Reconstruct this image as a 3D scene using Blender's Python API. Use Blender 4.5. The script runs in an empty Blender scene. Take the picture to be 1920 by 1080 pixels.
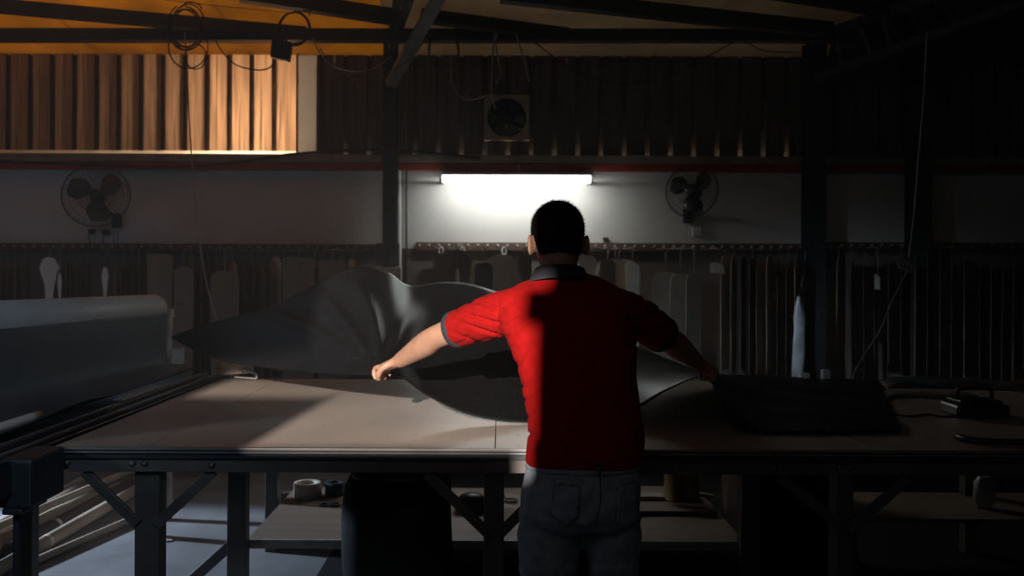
import bpy, bmesh, math, random
from mathutils import Vector, Matrix, noise, Euler
random.seed(7)
PI = math.pi
scene = bpy.context.scene
COL = scene.collection

# ------------------------------------------------------------ camera
H = 1.46; F = 1700.0; CX, CY = 940.0, 500.0
ROLL = math.radians(0.25)
cam_d = bpy.data.cameras.new('camera'); cam = bpy.data.objects.new('camera', cam_d)
COL.objects.link(cam); scene.camera = cam
cam_d.sensor_width = 36; cam_d.lens = 36*F/1920
cam_d.shift_x = (960-CX)/1920; cam_d.shift_y = -(540-CY)/1920
c_, s_ = math.cos(ROLL), math.sin(ROLL)
cam.matrix_world = Matrix(((c_, -s_, 0, 0), (0, 0, -1, 0), (s_, c_, 0, H), (0, 0, 0, 1)))
cam_d.dof.use_dof = True; cam_d.dof.focus_distance = 2.95; cam_d.dof.aperture_fstop = 3.2

def P(px, py, Y):
    dx, dz = px-CX, CY-py
    return Vector(((dx*c_-dz*s_)/F*Y, Y, H+(dx*s_+dz*c_)/F*Y))
def PZ(px, py, z):
    v = P(px, py, 1.0); t = (z-H)/(v.z-H)
    return Vector((v.x*t, t, z))

# ------------------------------------------------------------ world, lights, exposure
w = bpy.data.worlds.new('world'); scene.world = w; w.use_nodes = True
w.node_tree.nodes['Background'].inputs[0].default_value = (0.45, 0.6, 0.85, 1)
w.node_tree.nodes['Background'].inputs[1].default_value = 0.05
# thin dusty haze in the air of the hall
wv = w.node_tree.nodes.new('ShaderNodeVolumeScatter'); wv.inputs['Density'].default_value = 0.007; wv.inputs['Anisotropy'].default_value = .2
w.node_tree.links.new(wv.outputs[0], w.node_tree.nodes['World Output'].inputs['Volume'])
vs = scene.view_settings
vs.view_transform = 'Standard'; vs.look = 'None'; vs.exposure = 0; vs.gamma = 1; vs.use_curve_mapping = False

def area(name, loc, target, sx, sy, power, col, spread=PI):
    d = bpy.data.lights.new(name, 'AREA'); d.shape = 'RECTANGLE'; d.size = sx; d.size_y = sy
    d.energy = power; d.color = col; d.spread = spread
    o = bpy.data.objects.new(name, d); COL.objects.link(o); o.location = loc
    o.rotation_euler = (Vector(target)-Vector(loc)).to_track_quat('-Z', 'Y').to_euler()
    return o
def spot(name, loc, target, power, col, ang, blend, rad):
    d = bpy.data.lights.new(name, 'SPOT'); d.energy = power; d.color = col
    d.spot_size = ang; d.spot_blend = blend; d.shadow_soft_size = rad
    o = bpy.data.objects.new(name, d); COL.objects.link(o); o.location = loc
    o.rotation_euler = (Vector(target)-Vector(loc)).to_track_quat('-Z', 'Y').to_euler()
    return o
KEY = Vector((-1.35, -6.0, 3.5))
spot('low_sun_key', KEY, (-0.5, 3, 1.1), 10800, (1, 0.88, 0.80), math.radians(40), 0.1, 0.035)
# pale daylight from the doorway on the left, skimming the floor under the table
spot('doorway_daylight', (-5.4, 5.7, 1.55), (-1.9, 4.55, 0.0), 1050, (0.64, 0.79, 1.0), math.radians(30), 0.45, 0.10)
area('doorway_sky', (-5.3, 5.2, 1.2), (-1, 4.6, 0.9), 1.6, 1.8, 2.5, (0.6, 0.75, 1))
area('roll_fill', (-0.2, -1.25, 3.3), (-2.0, 2.9, 1.2), 0.7, 0.7, 2.6, (0.5, 0.72, 1), math.radians(40))  # unseen fill lamp added to brighten the pale roll with cold light
area('leather_fill', (-4.3, 0.7, 2.3), (-0.65, 4.0, 1.25), 0.5, 1.0, 2.2, (0.72, 0.86, 1), math.radians(16))  # unseen lamp added to raise highlights on the leather folds
# weak cold light from the hall's front left
area('hall_sky_left', (-4.4, 0.6, 2.4), (-1.6, 4.0, 1.2), 1.5, 1.2, 2, (0.42, 0.64, 1))
# weak unseen fill lamp overhead, added to lift the dark tones
area('ambient_fill', (-0.5, -0.6, 3.7), (0.0, 5.0, 1.2), 3.5, 1.5, 2.3, (0.95, 0.87, 0.82))
# warm sun behind the translucent cladding and above the translucent roof
area('sun_outside_cladding', (-1.95, 7.75, 2.55), (-1.95, 7.2, 2.75), 0.4, 0.7, 40, (1, 0.80, 0.62))
area('sun_outside_cladding_wide', (-3.2, 8.6, 2.2), (-2.9, 7.2, 2.8), 1.6, 0.6, 4, (1, 0.72, 0.48))
area('sun_above_roof', (-3.0, 6.4, 4.6), (-3.0, 6.6, 3.2), 3.6, 1.6, 56, (1, 0.66, 0.26))
area('sky_above_roof', (0.2, 6.2, 4.7), (0.2, 6.5, 3.3), 2.0, 1.4, 16, (1, 0.9, 0.78))
area('gap_light_below_cladding', (0.6, 7.222, 2.27), (0.6, 7.222, 3.0), 3.8, 0.022, 24, (1, 0.74, 0.52)).rotation_euler = (PI, 0, 0)

# ------------------------------------------------------------ materials
MATS = {}
def mat(name, col, rough=0.6, metal=0.0, var=0.15, scale=8.0, bump=0.0, emit=None, estr=0, spec=0.5, stretch=(1, 1, 1), sheen=0, trans=None):
    if name in MATS: return MATS[name]
    m = bpy.data.materials.new(name); m.use_nodes = True; nt = m.node_tree; b = nt.nodes['Principled BSDF']
    tc = nt.nodes.new('ShaderNodeTexCoord'); mp = nt.nodes.new('ShaderNodeMapping'); mp.inputs['Scale'].default_value = stretch
    nz = nt.nodes.new('ShaderNodeTexNoise'); nz.inputs['Scale'].default_value = scale; nz.inputs['Detail'].default_value = 5
    rp = nt.nodes.new('ShaderNodeValToRGB')
    rp.color_ramp.elements[0].position = 0.3; rp.color_ramp.elements[1].position = 0.7
    rp.color_ramp.elements[0].color = tuple(c*(1-var) for c in col)+(1,)
    rp.color_ramp.elements[1].color = tuple(min(1, c*(1+var)) for c in col)+(1,)
    L = nt.links.new
    L(tc.outputs['Object'], mp.inputs[0]); L(mp.outputs[0], nz.inputs['Vector']); L(nz.outputs['Fac'], rp.inputs[0])
    L(rp.outputs[0], b.inputs['Base Color'])
    b.inputs['Roughness'].default_value = rough; b.inputs['Metallic'].default_value = metal
    b.inputs['Specular IOR Level'].default_value = spec
    if sheen: b.inputs['Sheen Weight'].default_value = sheen
    if bump:
        bp = nt.nodes.new('ShaderNodeBump'); bp.inputs['Strength'].default_value = bump; bp.inputs['Distance'].default_value = 0.01
        L(nz.outputs['Fac'], bp.inputs['Height']); L(bp.outputs[0], b.inputs['Normal'])
    if emit: b.inputs['Emission Color'].default_value = emit+(1,); b.inputs['Emission Strength'].default_value = estr
    if trans:
        tr = nt.nodes.new('ShaderNodeBsdfTranslucent'); mx = nt.nodes.new('ShaderNodeMixShader'); mx.inputs[0].default_value = trans
        L(rp.outputs[0], tr.inputs[0]); L(b.outputs[0], mx.inputs[1]); L(tr.outputs[0], mx.inputs[2])
        L(mx.outputs[0], nt.nodes['Material Output'].inputs[0])
    MATS[name] = m; return m

M_floor = mat('concrete', (0.22, 0.225, 0.235), 0.8, var=0.25, scale=3, bump=0.2)
M_plaster = mat('plaster', (0.56, 0.54, 0.51), 0.9, var=0.06, scale=2.5, bump=0.05)
M_clad = mat('cladding_metal', (0.12, 0.105, 0.095), 0.6, 0.3, var=0.3, scale=5, stretch=(3, 1, .4))
M_fibre = mat('fibreglass', (0.58, 0.44, 0.32), 0.5, var=0.22, scale=6, stretch=(9, 1, .35), trans=0.6)
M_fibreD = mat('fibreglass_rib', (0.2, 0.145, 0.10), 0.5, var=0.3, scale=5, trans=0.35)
M_sill = mat('sill_glow_film', (0.9, 0.8, 0.68), 0.4, var=0.1, trans=0.8)  # paler and clearer than the sheets, imitating a sunlit sill
M_flash = mat('flashing_metal', (0.45, 0.42, 0.38), 0.5, var=0.1, scale=4, trans=0.5)
M_roofO = mat('roof_amber', (0.62, 0.40, 0.06), 0.6, var=0.15, scale=3, trans=0.7)
M_roofG = mat('roof_beige', (0.42, 0.36, 0.28), 0.6, var=0.15, scale=3, trans=0.7)
M_roofD = mat('roof_dark', (0.08, 0.08, 0.08), 0.8)
M_steel = mat('painted_steel', (0.035, 0.04, 0.045), 0.5, 0.2)
M_steelG = mat('grey_steel', (0.22, 0.21, 0.2), 0.45, 0.4, var=0.2)
M_red = mat('red_paint', (0.30, 0.03, 0.015), 0.5, var=0.2)
M_girt = mat('girt_metal', (0.30, 0.25, 0.2), 0.4, 0.3, var=0.2)
M_tube = mat('lit_tube', (1, 1, 1), 0.5, emit=(0.95, 1.0, 0.98), estr=31)
M_white = mat('white_plastic', (0.6, 0.6, 0.58), 0.4, var=0.05)
M_cable = mat('black_cable', (0.015, 0.015, 0.016), 0.45)
M_cableG = mat('grey_cable', (0.30, 0.28, 0.26), 0.5)
M_dplast = mat('dark_plastic', (0.03, 0.032, 0.036), 0.35)
M_wood = mat('dark_wood', (0.10, 0.06, 0.045), 0.7, var=0.3, scale=6, stretch=(.3, 4, 4))
M_ply = mat('pale_plywood', (0.26, 0.195, 0.15), 0.6, var=0.15, scale=4, stretch=(.4, 3, 3))
M_top = mat('table_laminate', (0.37, 0.315, 0.27), 0.38, var=0.10, scale=2.2, bump=0.02)
M_lime = mat('weathered_timber', (0.40, 0.36, 0.30), 0.8, var=0.3, scale=14, bump=0.3)
M_frame = mat('brown_frame_steel', (0.13, 0.115, 0.105), 0.5, 0.3, var=0.15)
M_card = [mat('kraft_card_%s' % n, c, 0.8, var=0.12, scale=5) for n, c in (
    ('brown', (0.22, 0.16, 0.12)), ('umber', (0.13, 0.095, 0.078)), ('tan', (0.48, 0.40, 0.31)), ('dark', (0.075, 0.06, 0.052)))]
M_pale = mat('pale_card', (0.72, 0.64, 0.55), 0.8, var=0.08)
M_leather = mat('black_leather', (0.006, 0.006, 0.0065), 0.42, var=0.2, scale=60, bump=0.05, spec=0.11)
M_roll = mat('pale_roll', (0.40, 0.40, 0.385), 0.55, var=0.05)
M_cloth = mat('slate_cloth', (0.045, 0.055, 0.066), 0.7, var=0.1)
M_skin = mat('skin', (0.40, 0.22, 0.145), 0.5, var=0.12, scale=30, bump=0.05)
M_shirt = mat('red_cotton', (0.27, 0.0035, 0.003), 0.9, var=0.12, scale=40, bump=0.05, spec=.15)
M_navy = mat('navy_rib', (0.02, 0.022, 0.03), 0.85, var=0.1, scale=50)
M_jeans = mat('denim', (0.30, 0.35, 0.40), 0.9, var=0.25, scale=30, bump=0.1)
M_stitch = mat('denim_thread', (0.06, 0.07, 0.085), 0.9)
M_hair = mat('dark_hair', (0.010, 0.009, 0.009), 0.8, spec=0.1)
M_eye = mat('eye_white', (0.7, 0.68, 0.65), 0.2)
M_shoe = mat('dark_shoe', (0.03, 0.03, 0.03), 0.6)
M_yellow = mat('yellow_cone', (0.36, 0.24, 0.07), 0.6)
M_glass = mat('clear_film', (0.5, 0.55, 0.58), 0.25, var=0.3)
M_blade = mat('fan_blade', (0.07, 0.068, 0.07), 0.4, var=0.1)

# ------------------------------------------------------------ helpers
def tag(o, label=None, cat=None, group=None, kind=None):
    if label: o['label'] = label
    if cat: o['category'] = cat
    if group: o['group'] = group
    if kind: o['kind'] = kind
    return o
def thing(name, loc, label, cat, group=None):
    o = bpy.data.objects.new(name, None); COL.objects.link(o); o.location = loc; o.empty_display_size = .05
    return tag(o, label, cat, group)
def attach(o, parent):
    if parent is not None:
        o.parent = parent
        m = Matrix.Translation(parent.location) if parent.type == 'EMPTY' else Matrix()
        o.matrix_parent_inverse = m.inverted()
def link(name, me, m, parent=None):
    o = bpy.data.objects.new(name, me); COL.objects.link(o)
    if m and not me.materials: me.materials.append(m)
    attach(o, parent); return o

class MB:
    def __init__(s): s.v = []; s.f = []; s.sm = []
    def add(s, vs, fs, smooth=False):
        b = len(s.v); s.v += [Vector(v) for v in vs]; s.f += [[i+b for i in f] for f in fs]; s.sm += [smooth]*len(fs); return s
    def box(s, lo, hi):
        x0, y0, z0 = lo; x1, y1, z1 = hi
        return s.add([(x0, y0, z0), (x1, y0, z0), (x1, y1, z0), (x0, y1, z0), (x0, y0, z1), (x1, y0, z1), (x1, y1, z1), (x0, y1, z1)],
                     [(0, 3, 2, 1), (4, 5, 6, 7), (0, 1, 5, 4), (1, 2, 6, 5), (2, 3, 7, 6), (3, 0, 4, 7)])
    def beam(s, a, b, wd, ht, up=(0, 0, 1)):
        a, b = Vector(a), Vector(b); d = (b-a).normalized(); u = Vector(up); u = (u-d*u.dot(d))
        if u.length < 1e-4: u = Vector((0, 1, 0))
        u.normalize(); r = d.cross(u).normalized()
        q = [r*sx*wd/2+u*sy*ht/2 for sx, sy in ((-1, -1), (1, -1), (1, 1), (-1, 1))]
        return s.add([a+k for k in q]+[b+k for k in q], [(0, 1, 2, 3), (7, 6, 5, 4), (0, 4, 5, 1), (1, 5, 6, 2), (2, 6, 7, 3), (3, 7, 4, 0)])
    def tube(s, pts, r, n=8, close=False):
        pts = [Vector(p) for p in pts]; rs = r if isinstance(r, (list, tuple)) else [r]*len(pts)
        rings = []; u = None
        for i, p in enumerate(pts):
            if close: d = pts[(i+1) % len(pts)]-pts[i-1]
            else: d = pts[min(i+1, len(pts)-1)]-pts[max(i-1, 0)]
            d.normalize()
            if u is None: u = d.orthogonal().normalized()
            u = (u-d*u.dot(d)).normalized(); v = d.cross(u)
            rings.append([p+(u*math.cos(2*PI*k/n)+v*math.sin(2*PI*k/n))*rs[i] for k in range(n)])
        return s.rings(rings, close)
    def rings(s, rings, close=False, caps=True):
        n = len(rings[0]); vs = [v for r in rings for v in r]; fs = []
        for i in range(len(rings)-(0 if close else 1)):
            j = (i+1) % len(rings)
            for k in range(n):
                fs.append((i*n+k, i*n+(k+1) % n, j*n+(k+1) % n, j*n+k))
        s.add(vs, fs, True)
        if not close and caps:
            s.add(rings[0], [list(range(n))[::-1]]); s.add(rings[-1], [list(range(n))])
        return s
    def lathe(s, c, axis, prof, n=24):
        c = Vector(c); a = Vector(axis).normalized(); u = a.orthogonal().normalized(); v = a.cross(u)
        return s.rings([[c+a*h+(u*math.cos(2*PI*k/n)+v*math.sin(2*PI*k/n))*max(r, 1e-4) for k in range(n)] for r, h in prof])
    def prism(s, outline, d0, d1):   # outline in XZ, extruded along Y d0..d1
        n = len(outline)
        vs = [(x, d0, z) for x, z in outline]+[(x, d1, z) for x, z in outline]
        fs = [list(range(n)), list(range(n, 2*n))[::-1]]+[(k, k+n, (k+1) % n+n, (k+1) % n) for k in range(n)]
        return s.add(vs, fs)
    def mesh(s, name):
        me = bpy.data.meshes.new(name); me.from_pydata([tuple(v) for v in s.v], [], s.f)
        me.polygons.foreach_set('use_smooth', s.sm); me.update()
        bm = bmesh.new(); bm.from_mesh(me); bmesh.ops.recalc_face_normals(bm, faces=bm.faces); bm.to_mesh(me); bm.free()
        return me
    def build(s, name, m, parent=None, bevel=0):
        o = link(name, s.mesh(name), m, parent)
        if bevel:
            b = o.modifiers.new('bevel', 'BEVEL'); b.width = bevel; b.segments = 2; b.limit_method = 'ANGLE'
        return o

def catmull(pts, n=8):
    pts = [Vector(p) for p in pts]; out = []
    for i in range(len(pts)-1):
        p0 = pts[max(i-1, 0)]; p1 = pts[i]; p2 = pts[i+1]; p3 = pts[min(i+2, len(pts)-1)]
        for k in range(n):
            t = k/n
            out.append(0.5*((2*p1)+(p2-p0)*t+(2*p0-5*p1+4*p2-p3)*t*t+(3*p1-p0-3*p2+p3)*t**3))
    out.append(pts[-1]); return out
def bx(name, lo, hi, m, parent=None, bevel=0.004): return MB().box(lo, hi).build(name, m, parent, bevel)

# ------------------------------------------------------------ room shell
YW = 7.1
o = bx('floor', (-6, -2, -0.1), (5.2, 7.3, 0), M_floor, None, 0); tag(o, kind='structure')
wb = bx('wall_back', (-6, YW, 0), (5.2, YW+.1, 2.3), M_plaster, None, 0); tag(wb, kind='structure')

def corrugated(x0, x1, pitch, off, z0, z1, Y=7.2, d=0.035):
    xs = [(x0, 0)]; k = math.ceil((x0-off)/pitch)
    while off+k*pitch+.03 < x1:
        c = off+k*pitch
        if c-.03 > x0: xs += [(c-.024, 0), (c-.021, -.003), (c-.018, 0), (c-.014, d), (c+.014, d), (c+.018, 0), (c+.021, -.003), (c+.024, 0)]
        if c+.09 < x1 and c+.06 > x0: xs += [(c+.07, 0), (c+.074, .003), (c+.078, 0)]
        k += 1
    xs.append((x1, 0)); n = len(xs)
    mb = MB(); t = .0012
    vs = [(x, Y+y, z0) for x, y in xs]+[(x, Y+y, z1) for x, y in xs]+[(x, Y+y+t, z0) for x, y in xs]+[(x, Y+y+t, z1) for x, y in xs]
    fs = []
    for i in range(n-1):
        fs += [(i, i+1, n+i+1, n+i), (2*n+i, 3*n+i, 3*n+i+1, 2*n+i+1), (n+i, n+i+1, 3*n+i+1, 3*n+i), (i, 2*n+i, 2*n+i+1, i+1)]
    fs += [(0, n, 3*n, 2*n), (n-1, 3*n-1, 4*n-1, 2*n-1)]
    return mb.add(vs, fs)
wu = thing('wall_cladding', (0, 7.2, 2.3), None, None); tag(wu, kind='structure')
sx = (592-CX)/F*7.2
pl = .1758; offL = P(57, 200, 7.2).x
x = sx-.15
xe = offL+pl*(math.floor((x-offL)/pl)+.5)
if xe > x: xe -= pl
corrugated(xe, x, pl, offL, 2.372, 3.6).build('cladding_sheet', M_fibre, wu)
MB().box((xe, 7.2, 2.3), (x, 7.203, 2.371)).build('sill_glow_strip', M_sill, wu)  # strip added so the sill line glows brighter than the sheet
n = 0
while xe > -4.9:
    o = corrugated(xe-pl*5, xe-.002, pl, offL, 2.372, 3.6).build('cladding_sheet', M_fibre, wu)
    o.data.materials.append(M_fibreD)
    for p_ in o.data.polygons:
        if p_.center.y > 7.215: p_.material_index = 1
    MB().box((xe-pl*5, 7.2, 2.3), (xe-.002, 7.203, 2.371)).build('sill_glow_strip', M_sill, wu)
    xe -= pl*5; n += 1
bx('flashing', (sx-.148, 7.195, 2.3), (sx, 7.203, 3.6), M_flash, wu, 0)
bx('flashing', (sx-.16, 7.19, 2.3), (sx-.145, 7.2, 3.6), M_girt, wu, 0)
pr = .1842; offR = P(1083, 280, 7.2).x
xs_ = offR+pr*(math.ceil((sx-offR)/pr)+.5)
corrugated(sx+.002, xs_, pr, offR, 2.25, 3.6).build('cladding_sheet', M_clad, wu)
while xs_ < 5.1:
    corrugated(xs_+.002, xs_+pr*5, pr, offR, 2.25, 3.6).build('cladding_sheet', M_clad, wu); xs_ += pr*5
# outer lining keeps daylight out behind the metal cladding
o = bx('trim_1', (-6, 7.02, 2.262), (5.2, 7.1, 2.325), M_girt, None); tag(o, kind='structure')
o = bx('trim_2', (-6, 7.03, 2.205), (5.2, 7.1, 2.262), M_red, None); tag(o, kind='structure')

o = bx('trim_3', (-6, 7.085, 0), (5.2, 7.0999, 1.60), mat('brown_dado', (.15, .12, .105), .8, var=.15, scale=4), None, 0); tag(o, kind='structure')
# left wall with doorway, right wall, unseen front wall cut as a key-light gobo
lw = MB().box((-6, -2, 0), (-5.9, 4.2, 4.6)).box((-6, 6.6, 0), (-5.9, 7.3, 4.6)).box((-6, 4.2, 2.3), (-5.9, 6.6, 4.6))
tag(lw.build('wall_left', M_plaster), kind='structure')
tag(bx('wall_right', (5.1, -2, 0), (5.2, 7.3, 4.6), M_clad, None, 0), kind='structure')
YF = -1.5
def wallpt(X, Yp, z):
    t = (YF-KEY.y)/(Yp-KEY.y)
    return KEY.x+(X-KEY.x)*t, KEY.z+(z-KEY.z)*t
def opening(x0, x1, z0, z1, Yp):
    a = wallpt(x0, Yp, z0); b = wallpt(x1, Yp, z1); return (a[0], b[0], a[1], b[1])
OPEN = [opening(.07, .145, 1.395, 1.455, 2.8), opening(-.84, .115, .915, 1.268, 2.8), opening(.03, .10, .80, .915, 2.8), opening(-.84, .07, 1.268, 1.80, 2.8),
        opening(-1.40, -.84, 1.155, 1.30, 3.0)]  # holes projected back from the wanted light patches
def grid_wall(name, x0, x1, z0, z1, ya, yb, holes, m):
    xs = sorted({x0, x1, *[h[i] for h in holes for i in (0, 1)]}); zs = sorted({z0, z1, *[h[i] for h in holes for i in (2, 3)]})
    mb = MB()
    for i in range(len(xs)-1):
        for j in range(len(zs)-1):
            cx, cz = (xs[i]+xs[i+1])/2, (zs[j]+zs[j+1])/2
            if any(h[0] < cx < h[1] and h[2] < cz < h[3] for h in holes): continue
            mb.box((xs[i], ya, zs[j]), (xs[i+1], yb, zs[j+1]))
    return mb.build(name, m)
tag(grid_wall('wall_front_gobo', -6, 5.2, 0, 4.8, YF-.01, YF, OPEN, M_plaster), kind='structure')

# roof
def ceil_z(Y): return 3.15+.15*(7.1-Y)
ce = thing('ceiling', (0, 5, 3.5), None, None); tag(ce, kind='structure')
def roof_piece(x0, x1, y0, y1, m, name='roof_sheet'):
    mb = MB(); z0, z1 = ceil_z(y0), ceil_z(y1); t = .02
    mb.add([(x0, y0, z0), (x1, y0, z0), (x1, y1, z1), (x0, y1, z1), (x0, y0, z0+t), (x1, y0, z0+t), (x1, y1, z1+t), (x0, y1, z1+t)],
           [(0, 3, 2, 1), (4, 5, 6, 7), (0, 1, 5, 4), (1, 2, 6, 5), (2, 3, 7, 6), (3, 0, 4, 7)])
    return mb.build(name, m, ce)
roof_piece(-6, 5.2, -1.6, 5.2, M_roofD)
xx = -6
xd = P(735, 60, 6.9).x
for a, b, m in ((-6, -4.9, M_roofD), (-4.9, -3.2, M_roofO), (-3.198, -2.0, M_roofO), (-1.998, xd, M_roofO), (xd+.002, -.45, M_roofG), (-.448, 1.2, M_roofG), (1.202, 2.6, M_roofG), (2.602, 5.2, M_roofD)):
    roof_piece(a, b, 5.2, 7.35, m)
# end closures above the cladding line left to the roof; joint seams
for px in (640, 1180):
    pass

# steel: eave beam, purlins, columns, rafters
def ceil_pt(px, py, drop=.05):
    v = P(px, py, 1.0); k = v.z-H
    Y = (3.15+.15*7.1-H-drop)/(k+.15); return Vector((v.x*Y, Y, H+k*Y))
eb = thing('eave_beam', (-1, 6.6, 3.1), 'long dark steel beam running under the roof edge along the back wall', 'beam')
MB().beam(P(-150, 65, 6.6), P(1990, 67, 6.6), .06, .085).build('web', M_steel, eb)
MB().beam(P(-150, 76, 6.6), P(1990, 78, 6.6), .10, .012).build('flange', M_steel, eb)
for i, (a, b, h, lb) in enumerate((((-200, -8), (575, 62), .085, 'dark diagonal roof beam above the amber bay, nearest the wall'),
                            ((450, -14), (735, 30), .10, 'short dark roof beam meeting the left rafter from the left'),
                            ((790, 28), (1065, 64), .085, 'dark roof beam running right from the left rafter to the eave beam'),
                            ((940, -12), (1560, 55), .10, 'long dark roof beam crossing the beige bay at the top'),
                            ((1380, -30), (1700, 22), .09, 'dark roof beam in the top right corner'))):
    o = thing('roof_beam', ceil_pt(*a), lb, 'beam')
    A, B = ceil_pt(*a), ceil_pt(*b)
    MB().beam(A, B, .05, h).build('web', M_steel, o)
    dn = Vector((0, 0, -h/2)); MB().beam(A+dn, B+dn, .09, .012).build('flange', M_steel, o)

def hcolumn(px, ytop, z0, Yc, wpx, label):
    c = P(px, 300, Yc); wd = wpx/F*Yc; zt = P(px, ytop, Yc).z
    o = thing('steel_column', (c.x, Yc, z0), label, 'column')
    MB().box((c.x-.005, Yc-.05, z0), (c.x+.005, Yc+.05, zt)).build('web', M_steel, o)
    for sgn in (-1, 1):
        MB().box((c.x-wd/2, Yc+sgn*.05-.005, z0), (c.x+wd/2, Yc+sgn*.05+.005, zt)).build('flange', M_steel, o)
    return o
hcolumn(732, 60, 0, 6.93, 25, 'dark steel column left of the lit tube lamp')
hcolumn(1526, 70, 0, 6.93, 38, 'dark steel column right of the far wall fan')
hcolumn(1722, 60, 0, 6.9, 40, 'dark steel column at the far right of the back wall')
pp = thing('downpipe', P(760, 280, 7.03), 'thin pale pipe with a bend running down beside the left steel column', 'pipe')
MB().tube([P(762, 100, 7.05), P(762, 300, 7.05)], .008).build('upper_pipe', M_steelG, pp)
MB().tube(catmull([P(747, 300, 7.03), P(748, 280, 7.03), P(757, 277, 7.03), P(762, 290, 7.05), P(762, 320, 7.05)]), .010).build('elbow', M_steelG, pp)
MB().tube([P(748, 300, 7.06), P(748, 540, 7.06)], .02).build('lower_pipe', M_white, pp)
MB().tube([P(762, 315, 7.075), P(762, 540, 7.075)], .008).build('conduit', M_steel, pp)

# rafter truss at left, leaving towards the camera, with pale brace
rt = thing('rafter_truss', P(745, 100, 6.9), 'dark lattice rafter with a pale diagonal brace above the left steel column', 'truss')
MB().beam(P(733, 158, 6.80), P(832, -22, 5.95), .05, .085, (1, 0, 0)).build('brace', M_steelG, rt)
MB().beam(P(733, 95, 6.9), ceil_pt(778, -30, .12), .05, .05).build('lower_chord', M_steel, rt)
MB().beam(P(735, 75, 6.85), ceil_pt(748, -30, .08), .05, .07).build('upper_chord', M_steel, rt)
for a, b in (((745, 80, 6.75), (768, 0, 5.95)), ((760, 20, 6.1), (752, -10, 5.85))):
    MB().beam(P(*a), P(*b), .03, .03).build('web_bar', M_steel, rt)
rt = thing('rafter_truss', P(1535, 150, 6.9), 'dark lattice rafter rising to the top right corner', 'truss')
A0, A1 = P(1530, 148, 6.8), P(1960, -10, 5.6); B0, B1 = P(1540, 66, 6.65), P(1830, -30, 5.7)
MB().beam(A0, A1, .06, .06).build('lower_chord', M_steel, rt)
MB().beam(B0, B1, .06, .06).build('upper_chord', M_steel, rt)
for k in range(6):
    a = A0.lerp(A1, .05+k*.16); b = B0.lerp(B1, .12+k*.16)
    MB().beam(a, b, .03, .03).build('web_bar', M_steel, rt)
    MB().beam(b, A0.lerp(A1, .13+k*.16), .03, .03).build('web_bar', M_steel, rt)

# hook rails
def rail(x0, x1, y0, y1, label):
    a = P(x0, y0, 7.04); b = P(x1, y1, 7.04)
    o = thing('hook_rail', ((a.x+b.x)/2, 7.05, a.z), label, 'rail')
    MB().box((a.x, 7.045, a.z-.035), (b.x, 7.1, a.z+.03)).build('board', M_wood, o, .003)
    me = MB().lathe((0, 0, 0), (0, -1, .15), [(0, 0), (.005, 0), (.005, .05), (.010, .055), (.010, .062), (0, .064)], 8).mesh('peg')
    n = int((b.x-a.x)/.075)
    for k in range(n):
        p = link('peg', me, M_lime, None); p.location = (a.x+.03+k*(b.x-a.x-.06)/(n-1), 7.045, a.z-.004)
        p.parent = o; p.matrix_parent_inverse = Matrix.Translation(o.location).inverted()
    return a.z
zr1 = rail(-120, 715, 462, 462, 'dark wooden peg rail along the left wall under the wall fan')
zr2 = rail(780, 1505, 461, 461, 'dark wooden peg rail behind the man under the lit tube lamp')
zr3 = rail(1548, 2050, 461, 461, 'dark peg rail at the far right of the back wall')

# ------------------------------------------------------------ tube lamp
c = P(968, 337, 6.80)
tl = thing('tube_lamp', (c.x, 7.06, c.z), 'lit white tube lamp mounted under the red beam', 'lamp')
a, b = P(831, 337, 6.80), P(1106, 339, 6.80)
MB().tube([(a.x, 6.80, c.z), (b.x, 6.80, c.z)], .024, 16).build('tube', M_tube, tl)
MB().box((a.x-.01, 6.76, c.z+.030), (b.x+.01, 7.1, c.z+.048)).build('housing', M_white, tl, .004)
for xk in (a.x-.015, b.x+.015):
    MB().lathe((xk-.01, 6.80, c.z), (1, 0, 0), [(0, 0), (.025, 0), (.025, .018), (0, .018)], 16).build('end_cap', M_white, tl)
    MB().box((xk-.012, 6.795, c.z-.010), (xk+.008, 7.1, c.z+.012)).build('bracket', M_white, tl)
MB().tube([(c.x+.02, 7.03, c.z+.045), (c.x+.02, 7.01, c.z+.14)], .006).build('lead', M_white, tl)

# ------------------------------------------------------------ exhaust fan
e0, e1 = P(908, 181, 7.17), P(992, 263, 7.17)
ef = thing('exhaust_fan', ((e0.x+e1.x)/2, 7.17, e1.z), 'square-framed exhaust fan set in the corrugated wall above the tube lamp', 'fan')
cx, cz = (e0.x+e1.x)/2, (e0.z+e1.z)/2; hw = (e1.x-e0.x)/2; R = hw*.86
mb = MB(); nseg = 48
out = []; inn = []
for k in range(nseg):
    t = 2*PI*k/nseg; m_ = max(abs(math.cos(t)), abs(math.sin(t))); out.append((math.cos(t)/m_*hw, math.sin(t)/m_*hw)); inn.append((math.cos(t)*R, math.sin(t)*R))
vs = [(cx+x, 7.12, cz+z) for x, z in out]+[(cx+x, 7.12, cz+z) for x, z in inn]+[(cx+x, 7.19, cz+z) for x, z in inn]+[(cx+x, 7.19, cz+z) for x, z in out]
fs = []
for k in range(nseg):
    j = (k+1) % nseg
    fs += [(k, j, nseg+j, nseg+k), (nseg+k, nseg+j, 2*nseg+j, 2*nseg+k), (3*nseg+k, 3*nseg+j, j, k)]
mb.add(vs, fs).build('frame', M_girt, ef)
MB().lathe((cx, 7.195, cz), (0, -1, 0), [(0, 0), (R, 0), (R, .003), (0, .003)], 40).build('backing', M_dplast, ef)
MB().lathe((cx, 7.19, cz), (0, -1, 0), [(0, 0), (.045, 0), (.04, .04), (0, .05)], 20).build('hub', M_blade, ef)
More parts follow.
